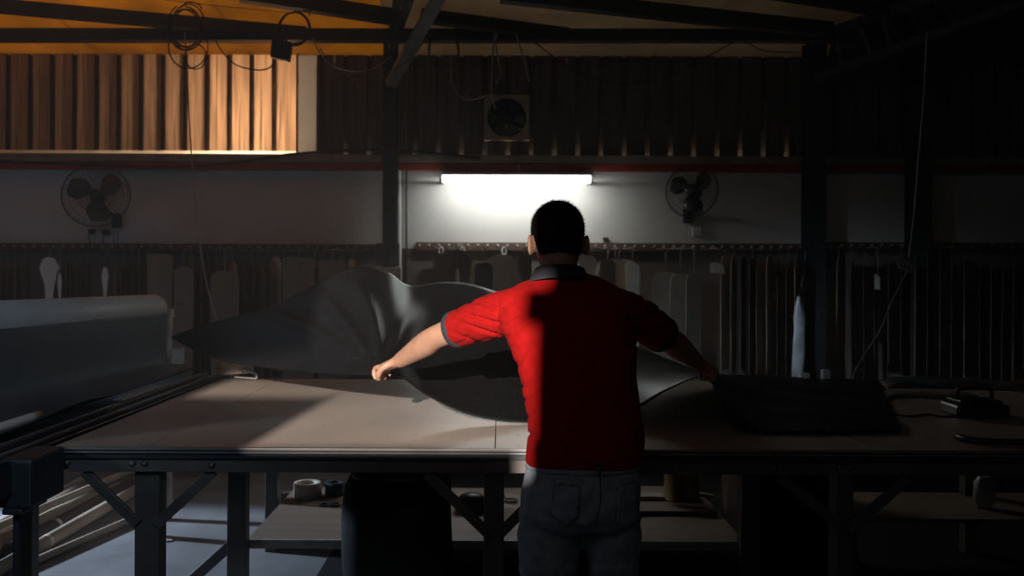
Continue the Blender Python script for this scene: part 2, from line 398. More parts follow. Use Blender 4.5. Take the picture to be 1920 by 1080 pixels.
for k in range(6):
    t0 = k*PI/3
    vs = []
    for i in range(5):
        r = .04+(R-.05)*i/4
        for s in (-1, 1):
            t = t0+s*(.22+.05*i)
            vs.append((cx+r*math.cos(t), 7.17-s*.012, cz+r*math.sin(t)))
    fs = [(2*i, 2*i+1, 2*i+3, 2*i+2) for i in range(4)]
    o = MB().add(vs, fs).build('blade', M_blade, ef); sm = o.modifiers.new('s', 'SOLIDIFY'); sm.thickness = .003
for rr in (.35, .68):
    pts = [(cx+R*rr*math.cos(2*PI*k/32), 7.115, cz+R*rr*math.sin(2*PI*k/32)) for k in range(32)]
    MB().tube(pts, .002, 5, True).build('guard_ring', M_steel, ef)
for k in range(4):
    t = k*PI/2+PI/4; MB().tube([(cx, 7.112, cz), (cx+R*1.05*math.cos(t), 7.118, cz+R*1.05*math.sin(t))], .003, 5).build('guard_spoke', M_steel, ef)

# ------------------------------------------------------------ wall fans
def wall_fan(px, py, rpx, Yf, yaw, pitch, label, dark=False, side=1):
    c = P(px, py, Yf); R = rpx/F*Yf
    o = thing('wall_fan', (c.x, c.y, c.z), label, 'fan')
    rot = Euler((pitch, 0, yaw), 'XYZ').to_matrix()
    T = lambda p: c+rot @ Vector(p)
    mw = M_cable; mbld = M_blade if not dark else M_dplast
    mb = MB()
    for front in (-1, 1):
        yb = -.05*front
        for rr, dy in ((.30, 1), (.55, .93), (.8, .7), (.93, .42)):
            mb.tube([T((R*rr*math.cos(2*PI*k/36), yb*dy, R*rr*math.sin(2*PI*k/36))) for k in range(36)], .0012, 4, True)
        for k in range(36):
            t = 2*PI*k/36; ca, sa = math.cos(t), math.sin(t)
            mb.tube([T((R*r_*ca, yb*dy, R*r_*sa)) for r_, dy in ((.22, 1), (.55, .93), (.8, .7), (.95, .35), (1, 0))], .0011, 4)
    mb.build('cage', mw, o)
    MB().tube([T((R*math.cos(2*PI*k/48), 0, R*math.sin(2*PI*k/48))) for k in range(48)], .005, 6, True).build('rim', mw, o)
    MB().lathe(T((0, -.055, 0)), rot @ Vector((0, 1, 0)), [(0, 0), (.035, 0), (.042, .008), (.042, .015), (0, .015)], 20).build('badge', M_dplast, o)
    MB().lathe(T((0, -.02, 0)), rot @ Vector((0, 1, 0)), [(0, 0), (.03, .0), (.035, .03), (0, .03)], 20).build('hub', M_dplast, o)
    for b in range(3):
        t0 = b*2*PI/3+.5; vs = []; N = 8
        for i in range(N+1):
            r = .03+(R*.86-.03)*i/N; wv = .30+.42*math.sin(PI*min(1, i/N*.9+.1))
            for s in (-1, 0, 1):
                t = t0+s*wv*.9+.25*i/N
                vs.append(T((r*math.cos(t), -.004+s*.018, r*math.sin(t))))
        fs = []
        for i in range(N):
            for s in (0, 1): fs.append((3*i+s, 3*i+s+1, 3*i+s+4, 3*i+s+3))
        q = MB().add(vs, fs, True).build('blade', mbld, o); sm = q.modifiers.new('s', 'SOLIDIFY'); sm.thickness = .002
    MB().lathe(T((0, .03, 0)), rot @ Vector((0, 1, 0)), [(0, 0), (.045, .004), (.055, .03), (.05, .09), (.03, .11), (0, .112)], 24).build('motor', M_dplast, o)
    base = Vector((c.x+.03*side, 7.09, c.z-.17))
    MB().tube(catmull([T((0, .09, 0)), T((0, .1, -.06)), base+Vector((0, -.06, .03)), base]), .016, 10).build('arm', M_dplast, o)
    MB().box(base-Vector((.035, .035, .06)), base+Vector((.035, .01, .05))).build('wall_bracket', M_dplast, o, .006)
    for k, dx in enumerate((-.012, .018)):
        MB().tube([base+Vector((dx, -.04, -.05)), base+Vector((dx, -.045, -.2-.05*k))], .0015, 4).build('pull_cord', M_cable, o)
    return o, base
f1, base1 = wall_fan(180, 366, 60, 6.78, math.radians(14), math.radians(-8), 'round wall fan with see-through blades on the left wall')
f2, base2 = wall_fan(1297, 357, 50, 6.78, math.radians(-28), math.radians(-6), 'dark round wall fan on the right, beyond the lit tube lamp', True)
def socket(px, py, label, s=.03, m=None, plug=True):
    p = P(px, py, 7.07); o = thing('wall_socket', p, label, 'socket')
    MB().box(p-Vector((s, 0, s)), p+Vector((s, .03, s))).build('plate', m or M_dplast, o, .003)
    if plug:
        MB().lathe(p, (0, -1, 0), [(0, 0), (.02, 0), (.017, .035), (0, .04)], 12).build('plug', M_dplast, o)
        MB().tube(catmull([p+Vector((0, -.035, 0)), p+Vector((.0, -.05, -.04)), p+Vector((.005, -.03, -.16))]), .004, 6).build('lead', M_cable, o)
socket(172, 434, 'small dark socket with a plug below the left wall fan, the left one', .018)
socket(198, 436, 'dark socket with a plug below the left wall fan, the right one', .022)
socket(1307, 434, 'pale socket box on the wall below the dark right fan', .035, M_white, False)
p = P(1136, 448, 7.05); o = bx('cable_clip', p-Vector((.02, .01, .012)), p+Vector((.02, .05, .012)), M_dplast); tag(o, 'tiny dark clip standing on the peg rail right of the man\'s head', 'clip')

# wall cabinet boards near the left column
p0, p1 = P(709, 457, 6.99), P(752, 498, 6.99)
cb = thing('wall_box', ((p0.x+p1.x)/2, 6.99, p1.z), 'small dark wall box at the foot of the left steel column', 'box')
bx('body', (p0.x, 6.86, p1.z), (p1.x, 6.9, p0.z), M_wood, cb)
bx('door', (p0.x+.015, 6.852, p1.z+.015), ((p0.x+p1.x)/2-.003, 6.86, p0.z-.015), M_dplast, cb, .002)
bx('door', ((p0.x+p1.x)/2+.003, 6.852, p1.z+.015), (p1.x-.015, 6.86, p0.z-.015), M_dplast, cb, .002)
p0, p1 = P(700, 501, 6.95), P(756, 560, 6.95)
cb = thing('pale_board', ((p0.x+p1.x)/2, 6.9, p1.z), 'pale grey board under the small dark wall box', 'board')
bx('panel', (p0.x, 6.84, p1.z-.4), (p1.x, 6.86, p0.z), M_lime, cb)
bx('edge_strip', (p1.x-.012, 6.835, p1.z-.4), (p1.x, 6.865, p0.z+.004), M_pale, cb)

# ------------------------------------------------------------ hanging cards
def card_outline(w_, h_, kind, rnd):
    W = w_/2; pts = []
    if kind == 0:      # rounded shoulders
        for k in range(7): t = PI-k*PI/12; pts.append((-W+W*.7+math.cos(t)*W*.7, -W*.7+math.sin(t)*W*.7))
        for k in range(7): t = PI/2-k*PI/12; pts.append((W-W*.7+math.cos(t)*W*.7, -W*.7+math.sin(t)*W*.7))
        pts += [(W*.95, -h_*.6), (W*.8, -h_), (-W*.85, -h_), (-W, -h_*.5)]
    elif kind == 1:    # square top
        pts = [(-W, -.01), (-W+.02, 0), (W-.03, -.005), (W, -.03), (W*.95, -h_*.4), (W, -h_), (-W, -h_*.97), (-W*.9, -h_*.5)]
    elif kind == 2:    # tapering sleeve
        pts = [(-W*.6, -.02), (-W*.2, 0), (W*.5, -.01), (W, -.08), (W*.8, -h_*.3), (W*.45, -h_*.7), (W*.3, -h_), (-W*.3, -h_), (-W*.4, -h_*.6), (-W*.9, -h_*.25)]
    else:              # curved armhole
        pts = [(-W, -.04), (-W*.5, 0), (W*.2, -.01), (W*.5, -.05), (W*.55, -h_*.12), (W*.75, -h_*.2), (W, -h_*.25), (W, -h_), (-W*.9, -h_), (-W*.7, -h_*.5)]
    return pts
def make_card(label, w_, h_, kind, m, hookh, group=None, thick=.0035):
    root = thing('pattern_card', (0, 0, 0), label, 'pattern', group)
    ol = card_outline(w_, h_, kind, random)
    mb = MB(); mb.prism([(x, z-hookh) for x, z in ol], -thick/2, thick/2); link('card', mb.mesh('card'), m, root)
    hk = MB(); hk.tube(catmull([(-.012, 0, -.004), (-.008, 0, .012), (.006, 0, .014), (.008, 0, -.01), (0, 0, -.03), (0, 0, -hookh-.012)], 4), .0022, 5)
    link('hook', hk.mesh('hook'), M_steelG, root)
    return root
def copy_tree(o, parent=None):
    c = o.copy(); COL.objects.link(c)
    if parent: c.parent = parent
    for ch in o.children: copy_tree(ch, c)
    return c
GL = 'brown pattern cards hanging on the left peg rail'; GR = 'brown pattern cards hanging on the rail behind the man'; GX = 'dark pattern cards hanging at the far right'
protos = []
for i in range(12):
    protos.append(make_card('x', random.uniform(.2, .34), random.uniform(.85, 1.05), [0, 1, 3, 0, 2, 1][i % 6], M_card[[0, 1, 0, 2, 1, 3][i % 6]], random.uniform(.03, .12)))
used = [False]*12
rod_me = MB().tube([(0, 0, 0), (0, 1, 0)], .004, 6).mesh('hanger_rod')
def add_rod(o, yaw):
    r = link('hanger_rod', rod_me, M_steelG, None); r.parent = o
    r.location = (0, 0, .012); r.rotation_euler = (0, 0, -yaw); r.scale = (1, 7.05-o.location.y, 1)
ORD = ['first', 'second', 'third', 'fourth', 'fifth', 'sixth', 'seventh', 'eighth', 'ninth', 'tenth', 'eleventh', 'twelfth', 'thirteenth', 'fourteenth', 'fifteenth', 'sixteenth', 'seventeenth', 'eighteenth', 'nineteenth']
ORD += ['twentieth']+['twenty-'+w_ for w_ in ORD[:9]]+['thirtieth']+['thirty-'+w_ for w_ in ORD[:9]]+['fortieth']+['forty-'+w_ for w_ in ORD[:9]]
cnt = {}
def place(px, zr, yaw, group, label, Yh=6.985):
    i = random.randrange(12)
    o = protos[i] if not used[i] else copy_tree(protos[i]); used[i] = True
    x = (px-CX)/F*Yh
    o.location = (x, Yh-.14, zr-.03); o.rotation_euler = (0, 0, yaw); add_rod(o, yaw); cnt[group] = cnt.get(group, 0)+1; o['label'] = '%s, %s from the left' % (label, ORD[cnt[group]-1]); o['group'] = group
bx_list = []
px = -60
SPEC_L = [(70, 125), (185, 215), (650, 760)]
while px < 700:
    if not any(a < px < b for a, b in SPEC_L):
        place(px, zr1, -math.radians(random.uniform(58, 66)), GL, 'brown card hanging edge-on from the left peg rail')
    px += random.uniform(13, 18)
px = 1135
while px < 1500:
    if not (1150 < px < 1215 or 1215 < px < 1335): place(px, zr2, math.radians(random.uniform(60, 68)), GR, 'dark card hanging edge-on from the rail right of the man')
    px += random.uniform(13, 18)
px = 1560
while px < 1960:
    place(px, zr3, math.radians(random.uniform(60, 68)), GX, 'dark card hanging in the gloom beyond the right column'); px += random.uniform(20, 26)
for i in range(12):
    if not used[i]:
        for ch in list(protos[i].children): bpy.data.objects.remove(ch)
        bpy.data.objects.remove(protos[i])
def special(px, ytop, wpx, h_, kind, m, Yc, yaw, label, zrail=None, thick=.004):
    w_ = wpx/F*Yc; z = P(px, ytop, Yc).z
    hookh = max(.03, (zrail-.03)-z) if zrail else .04
    o = make_card(label, w_, h_, kind, m, hookh, None, thick)
    o.location = (P(px, ytop, Yc).x, Yc, z+hookh); o.rotation_euler = (0, 0, math.radians(yaw)); add_rod(o, math.radians(yaw))
special(92, 482, 40, .34, 2, M_pale, 6.66, 0, 'pale tapering card pattern hanging at the far left', zr1)
special(197, 500, 14, .30, 2, M_pale, 6.6, 0, 'thin pale curved card strip hanging below the left fan', zr1)
special(112, 512, 9, .28, 2, M_pale, 6.55, 0, 'narrow pale strip just right of the pale tapering card', zr1)
special(660, 486, 12, .09, 0, mat('yellow_tag', (0.6, 0.42, 0.2), .6), 6.7, 0, 'small yellow oval tag above the leather sheet', zr1)
special(300, 475, 46, 1.0, 1, M_card[0], 6.62, 18, 'wide square brown card left of the hanging cord', zr1)
special(345, 500, 42, 1.0, 0, M_card[0], 6.52, -16, 'brown card hanging behind the white cord', zr1)
special(422, 508, 52, 1.0, 0, M_card[0], 6.56, 14, 'round-shouldered brown card right of the hanging cord', zr1)
special(560, 482, 60, 1.0, 1, M_card[0], 6.62, 10, 'broad brown card above the raised leather fold', zr1)
special(622, 488, 52, .9, 1, M_card[0], 6.56, -10, 'brown card just left of the small yellow tag', zr1)
special(815, 503, 66, .9, 0, M_card[1], 6.62, 0, 'dark brown card at the left end of the rail behind the man', zr2)
special(838, 475, 52, .8, 1, M_card[1], 6.66, 8, 'dark square card hanging second on the rail behind the man', zr2)
special(862, 468, 46, .8, 2, M_card[3], 6.56, -10, 'dark pointed card hanging left of the pale garment piece', zr2)
special(858, 502, 9, .26, 2, M_pale, 6.50, 0, 'narrow pale stick-like strip in front of the dark pointed card', zr2)
special(888, 490, 26, .8, 1, M_card[2], 6.64, 0, 'narrow tan card between the dark cards and pale piece', zr2)
special(907, 492, 34, .8, 0, M_card[3], 6.52, 0, 'small dark rounded card left of the pale garment piece', zr2)
special(950, 476, 74, .95, 3, mat('tan_pale_card', (0.55, 0.50, 0.42), .8), 6.60, 0, 'large pale garment piece hanging left of the man\'s head', zr2)
special(983, 480, 30, .9, 1, M_card[1], 6.66, 20, 'dark brown card right behind the man\'s left ear', zr2)
special(1102, 478, 32, .9, 1, mat('grey_card', (0.55, 0.54, 0.51), .8), 6.66, 0, 'grey card just right of the man\'s head', zr2)
special(1160, 486, 84, .95, 0, M_card[2], 6.62, 6, 'broad tan round-shouldered card right of the man\'s collar', zr2)
special(1186, 492, 26, .95, 1, mat('cream_card', (0.85, 0.80, 0.70), .8), 6.53, 0, 'cream strip hanging right of the broad tan card', zr2)
special(1140, 486, 30, .9, 1, M_card[0], 6.50, 0, 'narrow brown card in front of the broad tan card', zr2)
special(1248, 510, 52, .95, 0, mat('taupe_card', (0.33, 0.285, 0.24), .8), 6.64, 12, 'taupe round-shouldered card, left of three alike', zr2)
special(1276, 513, 50, .95, 0, MATS['taupe_card'], 6.54, 30, 'taupe round-shouldered card, middle of three alike', zr2)
special(1301, 513, 42, .95, 0, MATS['taupe_card'], 6.42, 36, 'taupe round-shouldered card, right of three alike', zr2)
special(1345, 492, 30, .08, 1, mat('beige_card', (0.6, 0.52, 0.42), .8), 6.5, 20, 'small beige scrap hanging right of the three taupe cards', zr2)
special(1645, 512, 10, .12, 1, MATS['grey_card'], 6.6, 0, 'small grey tag in the gloom at the right', zr3)
# white hooks / ribbons on the rail
for px_, lb in ((827, 'pale wire hook at the left end of the rail'), (867, 'pale wire hook above the dark pointed card'), (945, 'white loop of cord on the rail left of the man\'s head')):
    p = P(px_, 468, 7.0)
    pts = [p+Vector((.016*math.cos(t), 0, .03*math.sin(t)-.01)) for t in [2*PI*k/16 for k in range(16)]]
    tag(MB().tube(pts, .005, 6, True).build('cord_loop', M_white), lb, 'hook')
# hanging plastic bag near right column
p = P(1498, 556, 6.4)
hb = thing('plastic_sleeve', p, 'long pale plastic sleeve hanging by the right steel column', 'sleeve')
rings = []
for k in range(14):
    z = -k*.045; r = .01+.028*min(1, k/3); rings.append([p+Vector((r*math.cos(a)*(1+.3*math.sin(3*a+k*.4)), .6*r*math.sin(a), z)) for a in [2*PI*j/16 for j in range(16)]])
MB().rings(rings).build('film', M_glass, hb)
MB().tube([p, P(1510, 500, 6.9)], .003, 5).build('string', M_cableG, hb)

# ------------------------------------------------------------ cables
def cable(name, pts, r, m, label, cat='cable', n=8):
    return tag(MB().tube(catmull(pts, n), r, 6).build(name, m), label, cat)
YC = 6.2
def loops(cx, cy, rx, ry, turns, Y, seed, jit=.12, ph0=-PI/2):
    rr = random.Random(seed); pts = []; N = int(turns*14)
    jx = [(rr.uniform(-jit, jit), rr.uniform(-jit, jit), rr.uniform(1-jit, 1+jit)) for _ in range(int(turns)+2)]
    for k in range(N):
        f = k/14; i = int(f); u = f-i; j0, j1 = jx[i], jx[i+1]; g = [j0[q]*(1-u)+j1[q]*u for q in range(3)]
        t = ph0+2*PI*f
        pts.append(P(cx+rx*(math.cos(t)*g[2]+g[0]), cy+ry*(math.sin(t)*g[2]+g[1]), Y-.01*math.sin(f*2)))
    return pts
cc = thing('cable_coil', P(352, 40, 5.6), 'large black cable coil hanging from the roof at the left', 'cable')
MB().tube(catmull(loops(350, 50, 31, 40, 5, 5.6, 3, .17), 3), .0042, 6).build('coil', M_cable, cc)
MB().tube(catmull(loops(352, 86, 36, 40, 1.1, 5.6, 5, .05), 3), .0045, 6).build('coil', M_cable, cc)
MB().tube(catmull(loops(367, 106, 20, 24, 1.0, 5.6, 8, .02), 3), .0042, 6).build('coil', M_cable, cc)
MB().tube(catmull([P(340, 14, 5.6), P(352, 4, 5.62), P(372, 8, 5.62), P(378, 16, 5.6)]), .004, 6).build('tie', M_cable, cc)
MB().tube(catmull([P(346, 60, 5.6), P(350, 120, 5.6), P(355, 230, 5.55), P(362, 330, 5.5), P(372, 430, 5.4), P(381, 500, 5.3), P(394, 560, 5.2), P(405, 598, 5.1)]), .0045, 6).build('cord', M_cableG, cc)['label'] = 'thin grey hanging cord'
cable('sagging_cable', [P(388, 40, 5.6), P(400, 62, 5.6), P(412, 90, 5.6), P(440, 120, 5.6), P(480, 131, 5.6), P(505, 127, 5.6), P(517, 112, 5.6)], .0042, M_cable, 'black cable sagging from the left coil to the hanging box')
jb = thing('junction_box', P(525, 75, 5.6), 'black hanging junction box on a sagging cable', 'box')
q = [P(509, 72, 5.6), P(546, 78, 5.62), P(541, 114, 5.62), P(506, 106, 5.6)]
v4 = q+[v+Vector((0, .06, 0)) for v in q]
MB().add(v4, [(0, 1, 2, 3), (7, 6, 5, 4), (0, 4, 5, 1), (1, 5, 6, 2), (2, 6, 7, 3), (3, 7, 4, 0)]).build('body', M_dplast, jb, .006)
q2 = [v.lerp(sum(q, Vector())/4, .12)+Vector((0, -.004, 0)) for v in q]; q3 = [v+Vector((0, .006, 0)) for v in q2]
MB().add(q2+q3, [(0, 1, 2, 3), (7, 6, 5, 4), (0, 4, 5, 1), (1, 5, 6, 2), (2, 6, 7, 3), (3, 7, 4, 0)]).build('lid', M_cable, jb)
MB().tube(catmull([P(528, 74, 5.62), P(524, 60, 5.62), P(534, 48, 5.62)]), .005, 6).build('lead', M_cable, jb)
cc = thing('cable_coil', P(552, 25, 5.6), 'small black cable coil hanging right of the junction box', 'cable')
MB().tube(catmull(loops(552, 54, 28, 30, 3.2, 5.6, 11, .12), 3), .0040, 6).build('coil', M_cable, cc)
MB().tube(catmull([P(540, 26, 5.6), P(560, 22, 5.6), P(580, 20, 5.6), P(580, 30, 5.6)]), .004, 6).build('tie', M_cable, cc)
cable('roof_wire', [P(280, -4, 5.7), P(380, 8, 5.7), P(470, 17, 5.7), P(545, 24, 5.6)], .002, M_cable, 'thin black wire strung above the two left cable coils')
cable('sagging_cable', [P(585, 70, 5.6), P(600, 100, 5.7), P(625, 124, 5.8), P(665, 134, 6.0), P(700, 128, 6.1), P(735, 105, 6.3)], .004, M_cableG, 'grey cable sagging from the small coil to the left rafter')
cable('sagging_cable', [P(600, 90, 5.7), P(620, 120, 5.8), P(660, 142, 6.0), P(710, 140, 6.1), P(760, 118, 6.3), P(790, 85, 6.3), P(800, 62, 6.3)], .004, M_cable, 'black cable sagging lowest across the left rafter')
cc = thing('cable_coil', P(835, 60, 6.2), 'thin black cable coil hanging right of the pale brace', 'cable')
MB().tube(catmull(loops(832, 95, 27, 36, 3.3, 6.2, 21, .12), 3), .0032, 6).build('coil', M_cable, cc)
cable('sagging_cable', [P(845, 130, 6.3), P(848, 158, 6.3), P(862, 180, 6.3), P(885, 187, 6.3), P(912, 178, 6.3)], .0035, M_cableG, 'thin cable curving from the thin coil towards the exhaust fan')
for i, (pts, lb) in enumerate((
    ([(928, 62), (925, 90), (923, 130), (922, 175), (928, 200)], 'hanging cable end in front of the exhaust fan'),
    ([(932, 62), (930, 85), (936, 120), (940, 140), (932, 152)], 'short bent cable hanging beside the hanging cable end'),
    ([(968, 64), (974, 85), (984, 115), (992, 150)], 'slanting cable end hanging right of the exhaust fan'))):
    o = thing('hanging_cable', P(pts[0][0], pts[0][1], 6.5), lb, 'cable')
    MB().tube(catmull([P(x, y, 6.5) for x, y in pts]), .006, 6).build('sleeve', M_cableG, o)
    e = P(pts[-1][0], pts[-1][1], 6.5); MB().lathe(e, (0, 0, -1), [(0, -.004), (.007, 0), (.006, .012), (0, .014)], 8).build('tip', M_white, o)
cable('sagging_cable', [P(925, 66, 6.6), P(945, 58, 6.6), P(970, 60, 6.6), P(985, 65, 6.6), P(1020, 93, 6.6), P(1060, 120, 6.6), P(1110, 146, 6.6), P(1170, 158, 6.6), P(1230, 152, 6.6), P(1290, 125, 6.6), P(1370, 82, 6.6), P(1389, 68, 6.6)], .0045, M_cable, 'long black cable sagging across the right half of the corrugated wall')
cable('sagging_cable', [P(1389, 68, 6.6), P(1410, 85, 6.6), P(1440, 96, 6.6), P(1500, 98, 6.6)], .004, M_cable, 'black cable end beyond the long sagging cable')
cable('wall_hose', [P(-60, 300, 6.95), P(60, 305, 6.95), P(200, 310, 6.95), P(330, 312, 6.95), P(450, 303, 6.94), P(560, 288, 6.94), P(700, 280, 6.9), P(740, 281, 6.84), P(840, 290, 6.94), P(900, 296, 6.98)], .011, M_cable, 'thick black hose running along the red beam at the left', 'hose')
hs = thing('hanging_socket', P(1702, 480, 5.2), 'pale socket block hanging on a cord at the right', 'socket')
MB().tube(catmull([P(1738, 60, 5.3), P(1732, 180, 5.3), P(1722, 300, 5.3), P(1714, 400, 5.25), P(1704, 482, 5.2)]), .0045, 6).build('cord', M_cableG, hs)
q = [P(1681, 487, 5.15), P(1711, 497, 5.2), P(1708, 513, 5.2), P(1683, 502, 5.15)]; q2 = [v+Vector((.05, .1, 0.02)) for v in q]
MB().add(q+q2, [(0, 1, 2, 3), (7, 6, 5, 4), (0, 4, 5, 1), (1, 5, 6, 2), (2, 6, 7, 3), (3, 7, 4, 0)]).build('body', M_white, hs, .004)
for t in (.25, .5, .75):
    a = q[0].lerp(q[1], t).lerp(q[3].lerp(q[2], t), .5)
    MB().lathe(a+Vector((0, .001, 0)), (0, -1, 0), [(0, 0), (.009, 0), (.009, .002), (0, .002)], 12).build('outlet', M_dplast, hs)
MB().tube(catmull([P(1700, 510, 5.2), P(1688, 535, 5.1), P(1670, 570, 5.0), P(1650, 620, 4.9), P(1618, 670, 4.75), P(1602, 698, 4.65), P(1600, 712, 4.6)]), .0032, 6).build('lead', M_cableG, hs)

# ------------------------------------------------------------ cutting table
ZT = .865; TY0, TY1 = 2.95, 4.77; TXL = -1.465; TXR = 3.3
ct = thing('cutting_table', (0.9, 3.8, 0), 'long cutting table with pale panelled top and steel underframe in front of the man', 'table')
seams = [TXL, -1.16, -.018, 1.22, 2.45, TXR]
for a, b in zip(seams[:-1], seams[1:]):
    MB().box((a+.0012, TY0+.012, ZT-.02), (b-.0012, TY1, ZT)).build('top_panel', M_top, ct, .0012)
MB().box((TXL, TY0+.012, ZT-.03), (TXR, TY1, ZT-.0201)).build('underlay', M_wood, ct)
MB().box((TXL, TY0-.004, ZT-.006), (TXR, TY0+.012, ZT+.002)).build('edge_strip', M_steelG, ct, .001)
MB().box((TXL, TY0+.004, ZT-.035), (TXR, TY0+.012, ZT-.006)).build('fascia', M_steel, ct)
MB().box((TXL, TY0-.008, ZT-.016), (TXR, TY0+.004, ZT-.010)).build('edge_strip', M_steelG, ct, .001)
ZA0, ZA1 = .782, .832
MB().box((TXL+.05, TY0+.02, ZA0), (TXR, TY0+.055, ZA1)).build('apron', M_frame, ct, .003)
MB().box((TXL+.05, TY1-.08, ZA0), (TXR, TY1-.04, ZA1)).build('apron', M_frame, ct, .003)
for xx_ in (TXL+.07, -.1, 1.08, 2.3, 3.2):
    MB().box((xx_-.02, TY0+.056, ZA0), (xx_+.02, TY1-.081, ZA1)).build('cross_rail', M_frame, ct, .003)
mk = MB()
for i in range(26):
    for j in range(10):
        x = -1.38+i*.18; y = 3.02+j*.18
        mk.box((x-.006, y-.002, ZT-.0002), (x+.006, y+.002, ZT+.0003))
tag(mk.build('pin_mark', M_wood, ct), kind='stuff')
def leg(px0, px1, Y, z1, nm='leg', parent=ct, m=M_frame, z0=0.0, dy=.07):
    a = P(px0, 950, Y).x; b = P(px1, 950, Y).x
    return MB().box((a, Y, z0), (b, Y+dy, z1)).build(nm, m, parent, .004)
leg(252, 298, TY0+.056, .8315); leg(907, 945, TY0+.056, .8315); leg(1567, 1601, TY0+.056, .8315)
xl = P(274, 950, 3.0).x
for x in (-1.17, -.02, 1.2, 2.4): MB().box((x-.03, TY1-.15, 0), (x+.03, TY1-.082, .8315)).build('leg', M_frame, ct, .004)
def brace(a, b, Y=TY0+.035, wd=.034, th=.012, parent=ct):
    A = P(a[0], a[1], Y); B = P(b[0], b[1], Y)
    MB().beam(A, B, th, wd, (0, 0, 1)).build('brace', M_frame, parent, .002)
YB = TY0+.045
brace((158, 884), (258, 982), YB); brace((400, 884), (292, 985), YB)
brace((800, 888), (915, 1000), YB); brace((1050, 888), (938, 1000), YB)
brace((1463, 893), (1580, 990), YB); brace((1705, 895), (1590, 995), YB)
def bolt(px, py):
    p = P(px, py, TY0+.019)
    MB().lathe(p+Vector((0, .002, 0)), (0, -1, 0), [(0, 0), (.0125, 0), (.0115, .003), (0, .003)], 16).build('washer', M_steel, ct)
    MB().lathe(p+Vector((0, -.001, 0)), (0, -1, 0), [(0, 0), (.0065, 0), (.0065, .005), (0, .005)], 6).build('bolt', M_steelG, ct)
for a in ((108, 866), (126, 867), (248, 869), (271, 869), (397, 872), (1452, 877), (1574, 876), (1595, 876)): bolt(*a)

# side table leg at left rear etc (under machine rail)
mr = thing('spreading_rail', (-1.65, 3.9, 0), 'dark machine bed with shiny guide rail running along the table\'s left end', 'machine')
x0 = TXL-.004
MB().box((-1.98, 2.2, ZT-.085), (x0-.045, 5.0, ZT-.012)).build('bed', M_steel, mr, .005)
for dx, ww, zt, m in ((-.012, .012, .006, mat('blue_steel', (.10, .13, .17), .25, .9)), (-.05, .014, .010, M_steel), (-.085, .010, .004, M_steelG), (-.125, .02, .012, M_steel), (-.165, .008, .006, M_steelG)):
    MB().box((x0+dx-ww, 2.2, ZT-.012), (x0+dx, 4.95, ZT+zt)).build('guide', m, mr, .002)
MB().box((x0-.045, 2.2, ZT-.10), (x0-.008, 4.95, ZT-.0125)).build('side_plate', M_steel, mr)
ch = MB(); 
for k in range(3):
    ch.box((x0-.16-k*.018, 3.9, ZT+.013), (x0-.15-k*.018, 4.35, ZT+.019))
ch.build('slot_plate', M_lime, mr)
a = P(32, 900, 2.8); MB().tube([(a.x, 2.8, .0), (a.x, 2.8, .8)], .011, 10).build('rod', M_steel, mr)
p0, p1 = P(10, 868, 2.78), P(72, 948, 2.78); MB().box((p0.x, 2.74, p1.z), (p1.x, 2.95, p0.z+.02)).build('gear_box', M_steel, mr, .01)
MB().box((p0.x+.01, 2.74, p1.z-.02), (p1.x-.03, 2.9, p1.z)).build('gear_foot', M_steel, mr, .006)
for Y in (2.5, 3.6, 4.85): MB().box((-1.92, Y, 0), (-1.86, Y+.06, ZT-.086)).build('leg', M_frame, mr, .004)

# roll of pale material + support post
rl = thing('material_roll', (-1.97, 4.3, 1.24), 'pale roll of sheet material with a slate sheet hanging down from it at the left', 'roll')
RA = Vector((P(298, 578, 5.1).x-.02, 5.1, P(298, 578, 5.1).z)); RB = Vector((-2.05, 2.6, RA.z+.035))
dd = (RB-RA).normalized(); u = Vector((0, 0, 1)); rgt = dd.cross(u).normalized()
rr_ = .078
prof = [(0, 0), (.055, 0), (.072, .006), (rr_, .03), (rr_, (RB-RA).length)]
MB().lathe(RA, dd, prof+[(0, prof[-1][1])], 40).build('roll', M_roll, rl)
MB().lathe(RA-dd*.06, dd, [(0, 0), (.02, 0), (.02, .07), (0, .07)], 14).build('core', M_dplast, rl)
# hanging sheet: from roll's right side down to the bed
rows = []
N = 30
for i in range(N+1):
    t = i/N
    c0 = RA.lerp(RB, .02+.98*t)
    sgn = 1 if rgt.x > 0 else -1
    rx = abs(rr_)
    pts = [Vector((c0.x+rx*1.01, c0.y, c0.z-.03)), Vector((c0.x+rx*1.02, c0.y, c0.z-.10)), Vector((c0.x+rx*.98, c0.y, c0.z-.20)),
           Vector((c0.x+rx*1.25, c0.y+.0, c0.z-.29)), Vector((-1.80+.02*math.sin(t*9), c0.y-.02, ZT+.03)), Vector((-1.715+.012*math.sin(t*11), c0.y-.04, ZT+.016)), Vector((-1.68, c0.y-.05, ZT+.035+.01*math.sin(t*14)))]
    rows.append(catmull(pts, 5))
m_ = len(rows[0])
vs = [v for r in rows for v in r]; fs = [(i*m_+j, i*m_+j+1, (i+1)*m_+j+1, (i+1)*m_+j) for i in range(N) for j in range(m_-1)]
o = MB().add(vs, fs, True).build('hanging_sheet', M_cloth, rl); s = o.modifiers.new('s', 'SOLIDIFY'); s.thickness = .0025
p = RA+Vector((0.0, .03, 0))
ps = thing('roll_stand', (p.x+.05, 5.2, 0), 'pale weathered post holding the end of the material roll', 'post')
a, b = P(300, 600, 5.2), P(321, 700, 5.2)
MB().box((a.x, 5.17, 0), (b.x, 5.23, RA.z-.02)).build('post', M_lime, ps, .003)
MB().box((a.x-.02, 5.165, RA.z-.06), (b.x+.005, 5.235, RA.z-.01)).build('cradle', M_lime, ps, .004)
a, b = P(326, 652, 5.2), P(345, 682, 5.2); MB().box((a.x, 5.17, b.z), (b.x, 5.21, a.z)).build('bracket', M_lime, ps, .008)
